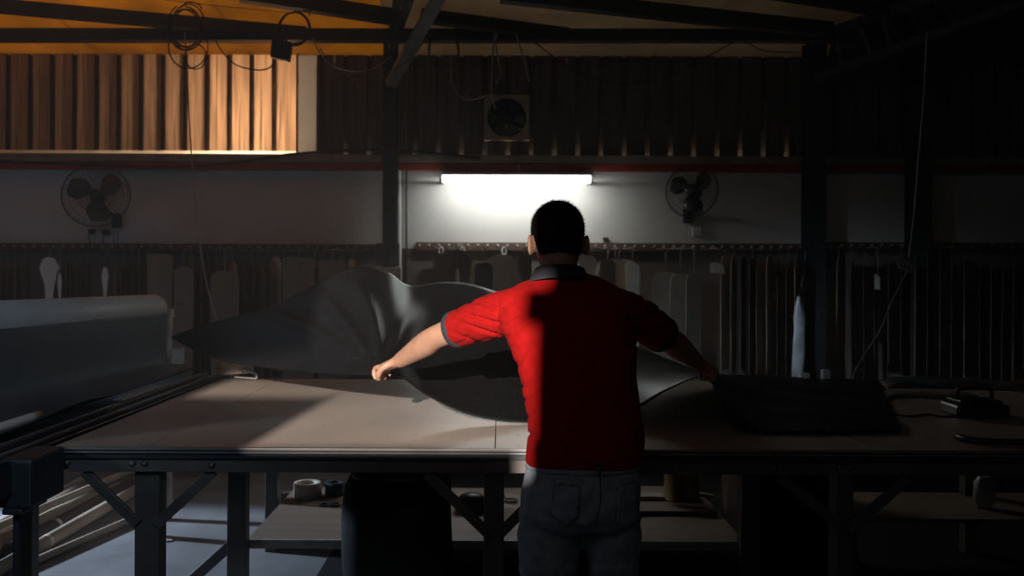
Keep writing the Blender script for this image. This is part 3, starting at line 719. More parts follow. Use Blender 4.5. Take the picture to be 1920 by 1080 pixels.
MB().tube(catmull([P(292, 612, 5.1), P(297, 620, 5.12), P(306, 632, 5.16)]), .005, 6).build('hook', M_steelG, ps)
MB().tube([P(289, 645, 5.1), P(312, 640, 5.16)], .005, 6).build('pin', M_steelG, ps)
MB().tube(catmull([P(322, 580, 5.3), P(330, 571, 5.35), P(345, 570, 5.4)]), .004, 5).build('wire', M_dplast, ps)
# curled paper corner on the bed
pc = []
for i in range(13):
    t = i/12*1.5*PI
    row = []
    for j in range(6):
        y = 3.05+j*.07
        row.append(Vector((-1.86+i*.016 if i < 9 else -1.86+.128+.018*math.sin((i-8)*.9), y, ZT+.012+(.0 if i < 9 else .018*(1-math.cos((i-8)*.9))))))
    pc.append(row)
vs = [v for r in pc for v in r]; fs = [(i*6+j, i*6+j+1, (i+1)*6+j+1, (i+1)*6+j) for i in range(12) for j in range(5)]
o = MB().add(vs, fs, True).build('paper_corner', M_pale); s = o.modifiers.new('s', 'SOLIDIFY'); s.thickness = .001; tag(o, 'white paper corner curling on the machine bed at the left edge', 'paper')

# wooden clamp and metal clip on the table's far left end
cl = thing('wooden_clamp', P(425, 705, 4.72), 'brown wooden clamp block with a metal jaw at the table\'s far left corner', 'clamp')
q = [P(404, 686, 4.70), P(411, 678, 4.70), P(470, 684, 4.72), P(472, 700, 4.72), P(412, 704, 4.70), P(403, 697, 4.70)]; q2 = [v+Vector((0, .05, 0)) for v in q]; n = 6
MB().add(q+q2, [list(range(n)), list(range(n, 2*n))[::-1]]+[(k, k+n, (k+1) % n+n, (k+1) % n) for k in range(n)]).build('block', M_ply, cl, .004)
MB().lathe(P(410, 690, 4.699), (0, -1, 0), [(0, 0), (.006, 0), (.006, .001), (0, .001)], 10).build('hole', M_dplast, cl)
MB().tube(catmull([P(452, 698, 4.68), P(456, 694, 4.68), P(470, 697, 4.68), P(480, 702, 4.68), P(481, 709, 4.68)]), .007, 6).build('jaw', M_steelG, cl)
MB().tube([P(440, 707, 4.70), P(482, 710, 4.70)], .006, 6).build('base_bar', M_steelG, cl)
o = MB().tube(catmull([P(330, 712, 4.75), P(350, 716, 4.75), P(370, 713, 4.75), P(395, 707, 4.75)]), [.006]*25, 6).build('metal_clip', M_steelG); tag(o, 'small shiny metal clip beside the foot of the weathered post', 'clip')

# ------------------------------------------------------------ under the table
sh = thing('under_shelf', (0, 4.5, .25), 'wide plywood shelf low under the cutting table', 'shelf')
MB().box((-1.12, 4.02, .232), (1.08, 4.96, .25)).build('board', M_ply, sh, .002)
MB().box((-1.12, 4.0, .212), (1.08, 4.019, .25)).build('edge', M_lime, sh, .001)
for x in (-1.14, 1.09):
    MB().box((x-.045, 3.93, 0), (x+.035, 4.0, .7)).build('leg', M_frame, sh, .004)
MB().box((-1.185, 4.9, 0), (-1.122, 4.96, .23)).build('leg', M_frame, sh); MB().box((1.081, 4.9, 0), (1.13, 4.96, .23)).build('leg', M_frame, sh)
A = P(352, 1095, 3.96); B = P(437, 1018, 3.96); MB().beam(A, B, .012, .045).build('brace', M_frame, sh, .002)
MB().box((1.12, 4.05, .1), (1.14, 4.6, .62)).build('side_panel', M_wood, sh)
o = bx('plywood_offcut', (.25, 4.42, .2502), (1.06, 4.93, .272), M_ply); tag(o, 'plywood offcut lying on the low shelf right of the man', 'board')
o = bx('wood_batten', (.27, 4.62, .2725), (.86, 4.70, .292), M_lime); tag(o, 'pale wood batten lying on the plywood offcut', 'board')
# tape rolls
tp = thing('tape_roll', PZ(578, 935, .25), 'pale roll of tape standing on the left of the low shelf', 'tape')
p = PZ(577, 931, .2505)
MB().rings([[p+Vector((r*math.cos(2*PI*k/28), r*math.sin(2*PI*k/28), h)) for k in range(28)] for r, h in ((.045, 0), (.07, 0), (.072, .003), (.072, .073), (.07, .075), (.045, .075), (.043, .07), (.043, .004))], close=True).build('tape', M_pale, tp)
MB().rings([[p+Vector((r*math.cos(2*PI*k/28), r*math.sin(2*PI*k/28), h)) for k in range(28)] for r, h in ((.037, .001), (.0425, .001), (.0425, .062), (.037, .062))], close=True).build('core', M_card[2], tp)
p2 = p+Vector((.135, .03, 0))
o = MB().rings([[p2+Vector((r*math.cos(2*PI*k/28), r*math.sin(2*PI*k/28), h)) for k in range(28)] for r, h in ((.03, 0), (.05, 0), (.05, .07), (.03, .07))], close=True).build('tape_roll', mat('slate_tape', (.06, .08, .1), .3)); tag(o, 'dark shiny tape roll right of the pale tape roll', 'tape')
p3 = p+Vector((.15, -.13, 0))
sc_ = thing('scissors', p3, 'dark scissors lying by the tape rolls', 'scissors')
for s in (-1, 1):
    pts = [p3+Vector((.02*math.cos(t)+.028*s, .026*math.sin(t)-.05, .006)) for t in [2*PI*k/14 for k in range(14)]]
    MB().tube(pts, .005, 6, True).build('handle', M_dplast, sc_)
    MB().beam(p3+Vector((.015*s, -.03, .004)), p3+Vector((-.012*s, .08, .006)), .012, .003).build('blade', M_steelG, sc_)
# dark sack
sk = thing('dark_bin', (-.45, 3.9, 0), 'big black bin bag standing under the table left of the middle leg', 'bag')
rings = []
c = P(748, 950, 3.72)
for k, (z, rx, ry) in enumerate(((0, .17, .13), (.04, .20, .16), (.15, .21, .17), (.3, .22, .175), (.45, .22, .17), (.56, .215, .16), (.62, .19, .14), (.66, .10, .08))):
    rings.append([Vector((c.x+(rx*(1+.04*math.sin(5*a+k)))*math.copysign(abs(math.cos(a))**.6, math.cos(a)), 3.72+ry*math.copysign(abs(math.sin(a))**.6, math.sin(a)), z)) for a in [2*PI*j/32 for j in range(32)]])
MB().rings(rings).build('body', mat('black_bag', (.010, .010, .011), .8, spec=.2), sk)
MB().tube([v for v in rings[-2]], .008, 6, True).build('rim', M_dplast, sk)
# items right of bin
p = PZ(884, 955, .251)
o = MB().lathe(p, (0, 0, 1), [(0, 0), (.075, 0), (.08, .02), (.075, .05), (.05, .075), (0, .08)], 20).build('black_pouch', M_dplast); tag(o, 'small black pouch on the shelf beside the middle table leg', 'pouch')
p = PZ(958, 938, .256)
o = thing('cord_ring', p, 'small loop of black cord on the shelf near the man\'s hip', 'cord')
MB().tube([p+Vector((.03*math.cos(t), .035*math.sin(t), 0)) for t in [2*PI*k/18 for k in range(18)]], .004, 6, True).build('loop', M_cable, o)
MB().tube([p+Vector((-.025, .02, .0)), p+Vector((-.05, .05, .03))], .004, 6).build('tail', M_cable, o)
# thread cones
for i, (px, lb) in enumerate(((1263, 'yellowish thread cone on the plywood offcut, left of two'), (1293, 'brownish thread cone on the plywood offcut, right of two'))):
    p = PZ(px, 937, .2723); o = thing('thread_cone', p, lb, 'thread')
    MB().lathe(p, (0, 0, 1), [(0, 0), (.048, 0), (.05, .01), (.047, .13), (.042, .16), (0, .16)], 24).build('thread', M_yellow if i == 0 else M_ply, o)
    MB().lathe(p+Vector((0, 0, .16)), (0, 0, 1), [(0, 0), (.018, 0), (.014, .03), (0, .03)], 14).build('spool', M_pale, o)
p = PZ(1330, 935, .274)
o = thing('utility_knife', p, 'pale-handled knife lying right of the thread cones', 'knife')
MB().beam(p+Vector((-.07, .02, .02)), p+Vector((.02, -.01, .012)), .025, .02).build('handle', M_lime, o, .004)
MB().beam(p+Vector((.02, -.01, .012)), p+Vector((.06, -.02, .010)), .015, .003).build('blade', M_steelG, o)
# right second shelf
s2 = thing('under_shelf', (2.2, 4.5, .3), 'dark low shelf under the right end of the cutting table', 'shelf')
MB().box((1.66, 4.2, .282), (3.1, 4.7, .30)).build('board', M_ply, s2, .002)
for x, y in ((1.64, 4.2), (1.64, 4.64), (3.1, 4.2), (3.1, 4.64)): MB().box((x-.02, y, 0), (x+.019, y+.04, .62 if y > 4.5 else .281)).build('upright', M_frame, s2, .002)
pb = P(1846, 912, 4.4)
rings = [[pb+Vector((r*math.cos(a)*(1+.15*math.sin(4*a+k)), .6*r*math.sin(a), -.07+k*.03)) for a in [2*PI*j/20 for j in range(20)]] for k, r in enumerate((.03, .045, .05, .045, .05, .03))]
zb = rings[0][0].z-.3005
rings = [[v-Vector((0, 0, zb)) for v in r] for r in rings]
o = MB().rings(rings).build('plastic_bag', M_glass); tag(o, 'crumpled clear plastic bag on the low right shelf', 'bag')

o = bx('floor_shade_mat', (-.86, 3.45, .0005), (4.6, 6.9, .006), mat('floor_shade_black', (.02, .02, .02), .85, spec=.15), None, .001); tag(o, 'black mat added as floor shade under the middle and right of the table', 'mat')  # black sheet laid where the floor only lies in shade
cr = thing('shade_crate', (1.55, 4.4, 0), 'black shade crate added under the table beside the right end of the wide shelf', 'crate')  # made-up crate that turns the space under the table black
mk_ = mat('shade_crate_black', (.02, .02, .021), .8, spec=.15)
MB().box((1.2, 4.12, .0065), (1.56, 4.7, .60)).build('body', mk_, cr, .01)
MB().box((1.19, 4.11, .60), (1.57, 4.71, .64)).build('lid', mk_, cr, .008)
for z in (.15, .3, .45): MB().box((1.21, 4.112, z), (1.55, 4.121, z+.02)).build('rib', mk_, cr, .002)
# floor items left
fl = tag(bx('white_batten', (-2.78, 4.75, .03), (-2.74, 6.05, .06), M_white), 'long white batten lying along the floor at the left', 'board')
fl.location.z = 0
STK = [(-2.62, .09, 4.3, 6.0, M_card[0], 'brown'), (-2.50, .07, 4.2, 6.1, M_card[2], 'tan'), (-2.42, .05, 4.5, 6.0, M_card[1], 'umber'), (-2.33, .03, 4.2, 5.9, M_card[2], 'tan')]
lbs = ['rolled brown board, leftmost of the rolls on the floor', 'tan cardboard roll, second from the white batten', 'dark umber cardboard roll between two tan rolls', 'thin tan cardboard roll nearest the table leg', 'long tan tube lying across the rolls', 'short tan tube ending by the left table leg']
for i, (x, r, y0, y1) in enumerate(((-2.64, .05, 4.3, 6.0), (-2.53, .045, 4.2, 5.9), (-2.43, .04, 4.5, 5.85), (-2.345, .035, 4.15, 5.8))):
    a = Vector((x, y0, r+.001)); b = Vector((x+.04, y1, r+.001))
    o = thing('board_roll', a, lbs[i], 'roll')
    d = b-a; L_ = d.length
    MB().rings([[v for v in ring] for ring in [[a+d.normalized()*h+(Vector((1, 0, 0))*math.cos(t)+Vector((0, 0, 1))*math.sin(t))*q for t in [2*PI*k/16 for k in range(16)]] for q, h in ((r*.7, 0), (r, 0), (r, L_), (r*.7, L_))]], close=True).build('roll', [M_card[0], M_card[2], M_card[1], M_card[2]][i], o)
    MB().tube([a+d*.3, a+d*.3+d.normalized()*.03], r+.001, 16).build('band', M_pale, o)
for i, (a, b, r) in enumerate(((Vector((-2.60, 4.25, .125)), Vector((-2.42, 6.0, .11)), .022), (Vector((-2.28, 4.3, .022)), Vector((-2.0, 5.5, .022)), .02))):
    o = MB().tube([a, b], r, 14).build('board_roll', M_card[2]); tag(o, lbs[4+i], 'roll')
o = MB().add([PZ(302, 1007, .002), PZ(316, 1008, .002), PZ(324, 1013, .002), PZ(308, 1014, .002), PZ(302, 1007, .006), PZ(316, 1006, .014), PZ(324, 1013, .006), PZ(308, 1014, .01)],
             [(0, 1, 2, 3), (4, 5, 6, 7), (0, 1, 5, 4), (1, 2, 6, 5), (2, 3, 7, 6), (3, 0, 4, 7)]).build('card_scrap', M_card[2]); tag(o, 'small card scrap on the lit floor beside the left table leg', 'scrap')
p = P(66, 890, 4.6)
c = P(64, 900, 5.2)

# ------------------------------------------------------------ things on the right of the table
hb = thing('black_case', PZ(1845, 785, ZT), 'black carry case with a bar handle on the table at the right', 'case')
y0 = hb.location.y; a = P(1797, 762, y0).x; b = P(1896, 762, y0).x
MB().box((a, y0, ZT+.001), (b, y0+.16, ZT+.052)).build('body', M_dplast, hb, .012)
MB().box((a+.02, y0+.02, ZT+.052), (b-.02, y0+.14, ZT+.068)).build('lid', M_cable, hb, .006)
MB().tube(catmull([(a+.035, y0+.08, ZT+.06), (a+.037, y0+.08, ZT+.10), (a+.06, y0+.08, ZT+.112), (b-.06, y0+.08, ZT+.112), (b-.037, y0+.08, ZT+.10), (b-.035, y0+.08, ZT+.06)]), .009, 8).build('handle', M_dplast, hb)
rl2 = thing('metal_ruler', PZ(1860, 825, ZT), 'dark curved cutting tool lying at the table\'s right front', 'tool')
pts = [PZ(1795, 818, ZT+.012), PZ(1820, 825, ZT+.012), PZ(1870, 828, ZT+.012), PZ(1960, 830, ZT+.012)]
MB().tube(catmull(pts), .011, 8).build('shaft', M_dplast, rl2)
MB().tube([pts[0], pts[1]], .0113, 8).build('grip', M_cable, rl2)
cable('table_cord', [PZ(1790, 779, ZT+.004), PZ(1770, 781, ZT+.004), PZ(1740, 777, ZT+.004), PZ(1700, 780, ZT+.004), PZ(1665, 773, ZT+.004), PZ(1640, 768, ZT+.004)], .004, M_cable, 'black cord snaking left from the carry case')
cable('table_cord', [PZ(1647, 753, ZT+.004), PZ(1667, 750, ZT+.004), PZ(1690, 738, ZT+.004), PZ(1672, 745, ZT+.02), PZ(1712, 735, ZT+.004)], .004, M_cable, 'short curly black cord by the end of the leather sheet')
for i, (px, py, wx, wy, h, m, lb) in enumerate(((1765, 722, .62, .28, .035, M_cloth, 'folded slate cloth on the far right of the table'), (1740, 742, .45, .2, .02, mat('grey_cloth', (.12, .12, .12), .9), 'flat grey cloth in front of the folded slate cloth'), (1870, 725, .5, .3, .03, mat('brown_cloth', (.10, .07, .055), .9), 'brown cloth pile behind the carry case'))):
    c = PZ(px, py, ZT); N = 14; vs = []
    for i2 in range(N+1):
        for j in range(N+1):
            u_, v_ = i2/N, j/N; e = min(u_, 1-u_, v_, 1-v_)*6
            hgt = h*min(1, e)*(0.7+.5*noise.noise(Vector((u_*4+i*3, v_*3, i))))
            vs.append((c.x+(u_-.5)*wx+.04*(v_-.5), c.y+(v_-.5)*wy+.02*math.sin(u_*7), ZT+.002+max(0, hgt)))
    fs = [(a_*(N+1)+b_, a_*(N+1)+b_+1, (a_+1)*(N+1)+b_+1, (a_+1)*(N+1)+b_) for a_ in range(N) for b_ in range(N)]
    o = MB().add(vs, fs, True).build('folded_cloth', m); s = o.modifiers.new('s', 'SOLIDIFY'); s.thickness = .0018; s.offset = 1; tag(o, lb, 'cloth')
for px, py, wd, lb in ((1508, 702, .05, 'small pale block at the table\'s far edge by the right column, left of two'), (1548, 696, .04, 'small pale block at the table\'s far edge, right of two')):
    c = P(px, py, 4.74); o = bx('pale_block', (c.x-wd/2, 4.72, ZT+.001), (c.x+wd/2, 4.76, c.z+.008), M_white); tag(o, lb, 'block')

# ------------------------------------------------------------ leather sheet
near = [(322, 635, 4.25), (400, 672, 4.1), (500, 690, 3.9), (600, 700, 3.62), (700, 704, 3.37), (748, 706, 3.42), (800, 742, 3.45), (880, 778, 3.44), (985, 795, 3.42),
        (1090, 796, 3.42), (1190, 768, 3.38), (1250, 733, 3.35), (1322, 707, 3.38), (1352, 760, 3.33), (1400, 808, 3.235), (1520, 812, 3.22), (1690, 806, 3.25)]
far = [(322, 632, 4.26), (400, 604, 4.16), (500, 578, 4.02), (575, 540, 3.95), (655, 505, 3.98), (725, 512, 4.12), (768, 537, 4.3), (830, 529, 4.5), (878, 531, 4.6), (930, 547, 4.6),
       (1050, 592, 4.6), (1190, 650, 4.6), (1310, 694, 4.6), (1400, 703, 4.7), (1480, 706, 4.74), (1560, 709, 4.74), (1645, 713, 4.74)]
nc = catmull([P(*q) for q in near], 10); fc = catmull([P(*q) for q in far], 10)
NV = 44; vs = []; hx, hy = 702, 700
def to_px(p):
    x, z = p.x/p.y*F, (p.z-H)/p.y*F
    return CX+x*c_+z*s_, CY-(-x*s_+z*c_)
for i in range(len(nc)):
    fu = i/(len(nc)-1)
    for j in range(NV+1):
        v = j/NV; p = nc[i].lerp(fc[i], v)
        x, y = to_px(p); dx, dy = x-hx, hy-y; r = math.hypot(dx, dy); a = math.degrees(math.atan2(dy, dx))
        env = math.sin(PI*min(1, v*1.05))*min(1, r/60)
        # ridges fanning out of the gripping hand
        d = 0
        for a0, wv, am in ((72+.175*r, 5, .045), (109+.095*r, 4.2, .065), (136+.06*r, 3.4, .055), (50+.05*r, 8, .05), (24, 7, .05)):
            d += am*math.exp(-((a-a0)/wv)**2)
        k = env*max(0, 1-max(0, fu-.62)*6)
        p = p+Vector((0, -1, .25))*d*k
        if fu > .70:
            q = min(1, (fu-.70)/.08); p.z += .012*q*noise.noise(Vector((p.x*4, p.y*4, 0)))
        p += Vector((0, 1, 1))*.012*noise.noise(Vector((p.x*3, p.y*3, p.z*3)))*min(1, v*3)
        if ZT+.006 > p.z: p.z = ZT+.006+.004*(noise.noise(Vector((p.x*5, p.y*5, 2)))+1)
        vs.append(p)
fs = [(i*(NV+1)+j, i*(NV+1)+j+1, (i+1)*(NV+1)+j+1, (i+1)*(NV+1)+j) for i in range(len(nc)-1) for j in range(NV)]
ls = MB().add(vs, fs, True).build('leather_sheet', M_leather); s = ls.modifiers.new('s', 'SOLIDIFY'); s.thickness = .0025; s.offset = 1
tag(ls, 'large black leather sheet billowing over the table in the man\'s hands', 'leather')

# ------------------------------------------------------------ the man
def remesh(mb, voxel, smooth, disp=None):
    me = mb.mesh('tmp'); o = bpy.data.objects.new('tmp', me); COL.objects.link(o)
    r = o.modifiers.new('r', 'REMESH'); r.mode = 'VOXEL'; r.voxel_size = voxel
    s = o.modifiers.new('s', 'SMOOTH'); s.factor = .5; s.iterations = smooth
    bpy.context.view_layer.update()
    dg = bpy.context.evaluated_depsgraph_get(); m2 = bpy.data.meshes.new_from_object(o.evaluated_get(dg))
    bpy.data.objects.remove(o); bpy.data.meshes.remove(me)
    if disp:
        co = [v.co.copy() for v in m2.vertices]; nr = [v.normal.copy() for v in m2.vertices]
        for i, v in enumerate(m2.vertices): v.co = co[i]+nr[i]*disp(co[i], nr[i])
    m2.polygons.foreach_set('use_smooth', [True]*len(m2.polygons)); m2.update(); return m2
def ellring(c, rx, ry, n=28, ex=1.0, M=None):
    out = []
    for k in range(n):
        a = 2*PI*k/n; ca, sa = math.cos(a), math.sin(a)
        v = Vector((rx*math.copysign(abs(ca)**ex, ca), ry*math.copysign(abs(sa)**ex, sa), 0))
        out.append(Vector(c)+(M @ v if M else v))
    return out
def ring_px(x0, x1, y, Y, ry, ex=.85):
    a, b = P(x0, y, Y), P(x1, y, Y); return ellring((a+b)/2, (b.x-a.x)/2, ry, 32, ex)
def limb(mb, pts, rad, n=20, sub=5):
    P4 = catmull([Vector((*p, r)) if False else Vector(p) for p, r in zip(pts, rad)], sub)
    R4 = catmull([Vector((r, 0, 0)) for r in rad], sub); return mb.tube(P4, [q.x for q in R4], n)

man = thing('person', (.25, 2.72, 0), 'man from behind in red polo shirt and jeans, arms spread, flinging black leather', 'person')
SL, EL, WL = P(950, 582, 2.86), P(822, 630, 3.03), P(748, 677, 3.22)
SR, ER, WR = P(1166, 580, 2.86), P(1252, 634, 3.06), P(1308, 679, 3.26)
body = MB()
# torso + pelvis under the clothes
body.rings([ring_px(1010, 1172, 955, 2.73, .08), ring_px(1000, 1190, 880, 2.73, .10), ring_px(1000, 1188, 820, 2.74, .10), ring_px(995, 1180, 740, 2.76, .09), ring_px(965, 1178, 660, 2.80, .095),
            ring_px(972, 1166, 600, 2.83, .09), ring_px(985, 1150, 560, 2.87, .07), ring_px(1000, 1110, 522, 2.90, .055)])
HC = P(1046, 447, 2.945)
HR = Euler((math.radians(-17), 0, math.radians(2)), 'XYZ').to_matrix()   # head bows forward (away from the camera)
def hl(x, y, z): return HC+HR @ Vector((x, y, z))
limb(body, [P(1053, 535, 2.88), P(1050, 512, 2.90), P(1047, 480, 2.925)], [.068, .058, .058], 24)
hd = [(-.118, .030, .030, .020), (-.108, .045, .062, .02), (-.09, .058, .078, .035), (-.065, .066, .088, .062), (-.035, .073, .092, .082), (0, .079, .094, .093), (.03, .081, .094, .097), (.06, .077, .088, .093), (.085, .064, .072, .078), (.104, .043, .048, .052), (.114, .018, .02, .022)]
rings = []
for z, rx, rf, rb in hd:
    r = []
    for k in range(32):
        a = 2*PI*k/32; ca, sa = math.cos(a), math.sin(a); r.append(hl(rx*ca, (rf if sa > 0 else rb)*sa+(.0), z))
    rings.append(r)
body.rings(rings)
# nose, brow, lips, chin, ears
body.tube([hl(0, .085, .02), hl(0, .102, -.005), hl(0, .117, -.028), hl(0, .100, -.038)], [.009, .011, .015, .010], 10)
body.tube([hl(-.045, .078, .03), hl(-.02, .092, .033), hl(.02, .092, .033), hl(.045, .078, .03)], [.006, .008, .008, .006], 8)
body.tube([hl(-.025, .082, -.062), hl(0, .095, -.06), hl(.025, .082, -.062)], [.004, .007, .004], 8)
body.tube([hl(-.022, .080, -.072), hl(0, .092, -.072), hl(.022, .080, -.072)], [.004, .008, .004], 8)
body.tube([hl(0, .07, -.1), hl(0, .086, -.098)], [.018, .012], 10)
for s in (-1, 1):
    rr = []
    for xo, q, yo in ((.066, .45, .004), (.076, .62, .0), (.085, .85, -.006), (.092, 1.0, -.012), (.097, .9, -.016), (.100, .55, -.018)):
        rr.append([hl(s*xo, yo+.017*q*math.cos(a), -.026+.036*q*math.sin(a)*(1.0 if math.sin(a) > 0 else 1.05)) for a in [2*PI*k/16 for k in range(16)]])
    body.rings(rr)
# arms
limb(body, [SL+Vector((.10, 0, -.03)), SL, SL.lerp(EL, .5), EL, EL.lerp(WL, .3), EL.lerp(WL, .7), WL], [.050, .052, .047, .040, .043, .034, .026])
limb(body, [SR+Vector((-.10, 0, -.03)), SR, SR.lerp(ER, .5), ER, ER.lerp(WR, .3), ER.lerp(WR, .7), WR], [.048, .050, .046, .041, .044, .034, .026])
def hand(W, D, side):
    """palm + five fingers; W wrist, D palm direction, fingers curl over the sheet's edge"""
    D = D.normalized(); up = Vector((0, 0, 1)); up = (up-D*up.dot(D)).normalized(); S = D.cross(up)  # S to the right
    K = W+D*.085
    # palm as a flattened loft, back of the hand up
    pr_ = []
    for t, wd, th in ((0, .027, .022), (.3, .034, .018), (.65, .041, .016), (1, .042, .013), (1.08, .036, .009)):
        c = W+D*.09*t; pr_.append([c+S*wd*math.cos(a)+up*th*math.sin(a) for a in [2*PI*k/20 for k in range(20)]])
    body.rings(pr_)
    for q, (off, ln, r) in enumerate(((-.031, .040, .0085), (-.011, .046, .009), (.010, .043, .0088), (.030, .034, .0078))):
        if side < 0: off = -off
        b = K-D*.02+S*off; k1 = b+D*(.02+ln*.55)+up*.004; k2 = k1+D*ln*.35-up*ln*.55; k3 = k2-D*ln*.25-up*ln*.42
        body.tube(catmull([b, k1, k2, k3], 4), [r*1.05]*4+[r]*4+[r*.92]*4+[r*.75], 10)
    ts = -S*side
    # thumb leaves the side of the palm near its base, closing under the sheet
    b = W+D*.02+ts*.018; body.tube(catmull([b, b+D*.03+ts*.026-up*.012, b+D*.058+ts*.026-up*.030, b+D*.078+ts*.012-up*.040], 4), [.013]*4+[.012]*4+[.0105]*4+[.008], 10)
HLt = P(702, 698, 3.33); HRt = P(1331, 698, 3.36)
hand(WL, HLt-WL, 1); hand(WR, HRt-WR, -1)
# legs
def legs(mb, grow, px_shift=0):
    for (x0, x1, xf, X0, X1) in ((1003, 1085, 1030, 0, 0), (1108, 1182, 1150, 0, 0)):
        a = P((x0+x1)/2+(8 if x0 < 1050 else -12), 915, 2.73); kx = P(xf, 1000, 2.73).x
        pts = [a, P((x0+x1)/2-8, 1010, 2.73), Vector((kx, 2.76, .46)), Vector((kx, 2.74, .30)), Vector((kx, 2.71, .10)), Vector((kx, 2.70, .06))]
        limb(mb, pts, [r+grow for r in (.062, .06, .052, .05, .04, .04)], 22)
    return mb
legs(body, 0)
for xf in (1030, 1150):
    kx = P(xf, 1000, 2.73).x; limb(body, [Vector((kx, 2.67, .05)), Vector((kx, 2.74, .045)), Vector((kx, 2.86, .035))], [.035, .036, .026], 14)
bme = remesh(body, .0048, 2)
bo = link('body', bme, M_skin, man)

# shirt
def gl(x, c, w_): return math.exp(-((x-c)/w_)**2)
def fold(co, nrm):
    x, y = to_px(co)
    n1 = noise.noise(Vector((co.x*5+co.z*3, co.y*5, co.z*11)))
    d = .006*n1
    # creases sweeping from the left flank across the back
    m = math.exp(-max(0, x-985)/55)*gl(y, 740, 110) if x > 940 else gl(y, 740, 110)
    ph = (y+.55*(x-990))/13.0+3.4*noise.noise(Vector((co.x*9, 0, co.z*8)))
    d += m*(.55+.9*noise.noise(Vector((3, co.x*8, co.z*14))))*(.004-.014*math.exp(-(math.sin(ph)/.33)**2))
    # sleeve creases
    for (ax, ay, sgn) in ((905, 600, 1), (1205, 600, -1)):
        ms = gl(x, ax, 42)*gl(y, ay, 45); d += ms*(.004-.014*math.exp(-(math.sin((y-sgn*(x-ax)*.35)/9.0+2*n1)/.35)**2))
    # long diagonals on the right back
    ln = (y-720)-.72*(x-1110); d -= .006*gl(ln, 0, 5)*gl(x, 1150, 50); ln = (y-790)-.8*(x-1130); d -= .004*gl(ln, 0, 5)*gl(x, 1150, 45)
    d += .004*math.sin((y-.25*x)/11+3*n1)*gl(y, 560, 45)*gl(x, 1050, 90)
    # shoulder yoke seams and armhole seams
    if nrm.y < .3:
        d -= .004*gl(x, 933-.02*(y-590), 2.2)*(1 if 560 < y < 640 else 0)
        d -= .004*gl(x, 1180, 2.2)*(1 if 560 < y < 640 else 0)
    return d
sh_ = MB()
sh_.rings([ring_px(985, 1205, 869, 2.74, .128), ring_px(987, 1206, 845, 2.74, .13), ring_px(990, 1206, 800, 2.745, .125), ring_px(985, 1200, 760, 2.755, .12), ring_px(972, 1194, 700, 2.775, .115), ring_px(958, 1192, 650, 2.80, .115),
           ring_px(935, 1192, 610, 2.825, .118), ring_px(928, 1190, 580, 2.85, .115), ring_px(938, 1180, 557, 2.865, .10), ring_px(970, 1155, 535, 2.88, .085), ring_px(1000, 1122, 519, 2.895, .07), ring_px(1010, 1092, 512, 2.9, .06)])
def sleeve(S, E, c1, inward):
    C = S.lerp(E, c1)
    limb(sh_, [S+inward*.07+Vector((0, 0, .004)), S+inward*.02+Vector((0, 0, -.005)), S.lerp(C, .45), S.lerp(C, .8), C], [.070, .074, .070, .064, .060], 26)
    d = (E-S).normalized(); return C, d
CL, dL = sleeve(SL, EL, .72, Vector((1, 0, 0))); CR, dR = sleeve(SR, ER, .82, Vector((-1, 0, 0)))
sme = remesh(sh_, .005, 5, fold)
so = link('polo_shirt', sme, M_shirt, man)
for C, d in ((CL, dL), (CR, dR)):
    u_ = d.orthogonal().normalized(); v_ = d.cross(u_); rg = []
    for h, r in ((-.010, .0605), (-.008, .063), (.012, .0625), (.016, .060), (.016, .056), (-.008, .056)):
        rg.append([C+d*h+(u_*math.cos(a)+v_*math.sin(a))*r for a in [2*PI*k/36 for k in range(36)]])
    q = MB().rings(rg, close=True).build('sleeve_cuff', M_navy, man); q['label'] = 'navy ribbed sleeve cuff'
# collar: folded band round the neck
rg = []
Ct, Cb = P(1049, 508, 2.905), P(1050, 533, 2.89)
for t, rx, ry in ((0, .079, .075), (-.08, .081, .077), (.35, .088, .083), (.8, .101, .098), (1.05, .108, .106), (1.05, .100, .098), (.4, .078, .073), (0, .074, .070)):
    c = Ct.lerp(Cb, t); Mt = Euler((math.radians(-14), 0, 0)).to_matrix()
    rg.append([c+Mt @ Vector((rx*math.cos(a), ry*math.sin(a), 0)) for a in [2*PI*k/40 for k in range(40)]])
q = MB().rings(rg, close=True).build('collar', M_navy, man); q['label'] = 'navy shirt collar'

# jeans
jn = MB()
jn.rings([ring_px(990, 1200, 862, 2.735, .115), ring_px(983, 1201, 890, 2.73, .122), ring_px(976, 1200, 925, 2.715, .13), ring_px(975, 1198, 960, 2.71, .125), ring_px(985, 1188, 985, 2.72, .10)])
def jfold(co, nrm):
    x, y = to_px(co); n1 = noise.noise(Vector((co.x*9, co.y*9, co.z*9)))
    d = .003*n1
    d += .004*math.sin((y+.5*abs(x-1095))/7+3*n1)*gl(y, 985, 28)
    d -= .004*gl(x, 1126-.03*(y-880), 1.8)*(1 if y < 985 else 0)*(1 if nrm.y < 0 else 0)
    if y > 1060: d += .004*math.sin(y/8+3*n1)
    return d
for (xa, xb, ya, xk, rk, xf) in ((975, 1088, 965, 1027, .082, 1030), (1104, 1197, 965, 1150, .072, 1150)):
    a = P((xa+xb)/2, ya, 2.72); k = P(xk, 1080, 2.73); kx = P(xf, 1000, 2.73).x
    limb(jn, [a, P((xa+xb)/2-2, 1020, 2.73), k, Vector((k.x*.5+kx*.5, 2.77, .42)), Vector((kx, 2.75, .26)), Vector((kx, 2.71, .10)), Vector((kx, 2.70, .05))], [.094 if xa < 1000 else .082, .095 if xa < 1000 else .084, rk, .076, .068, .062, .064], 28)
jme = remesh(jn, .0075, 3, jfold)
jo = link('jeans', jme, M_jeans, man)
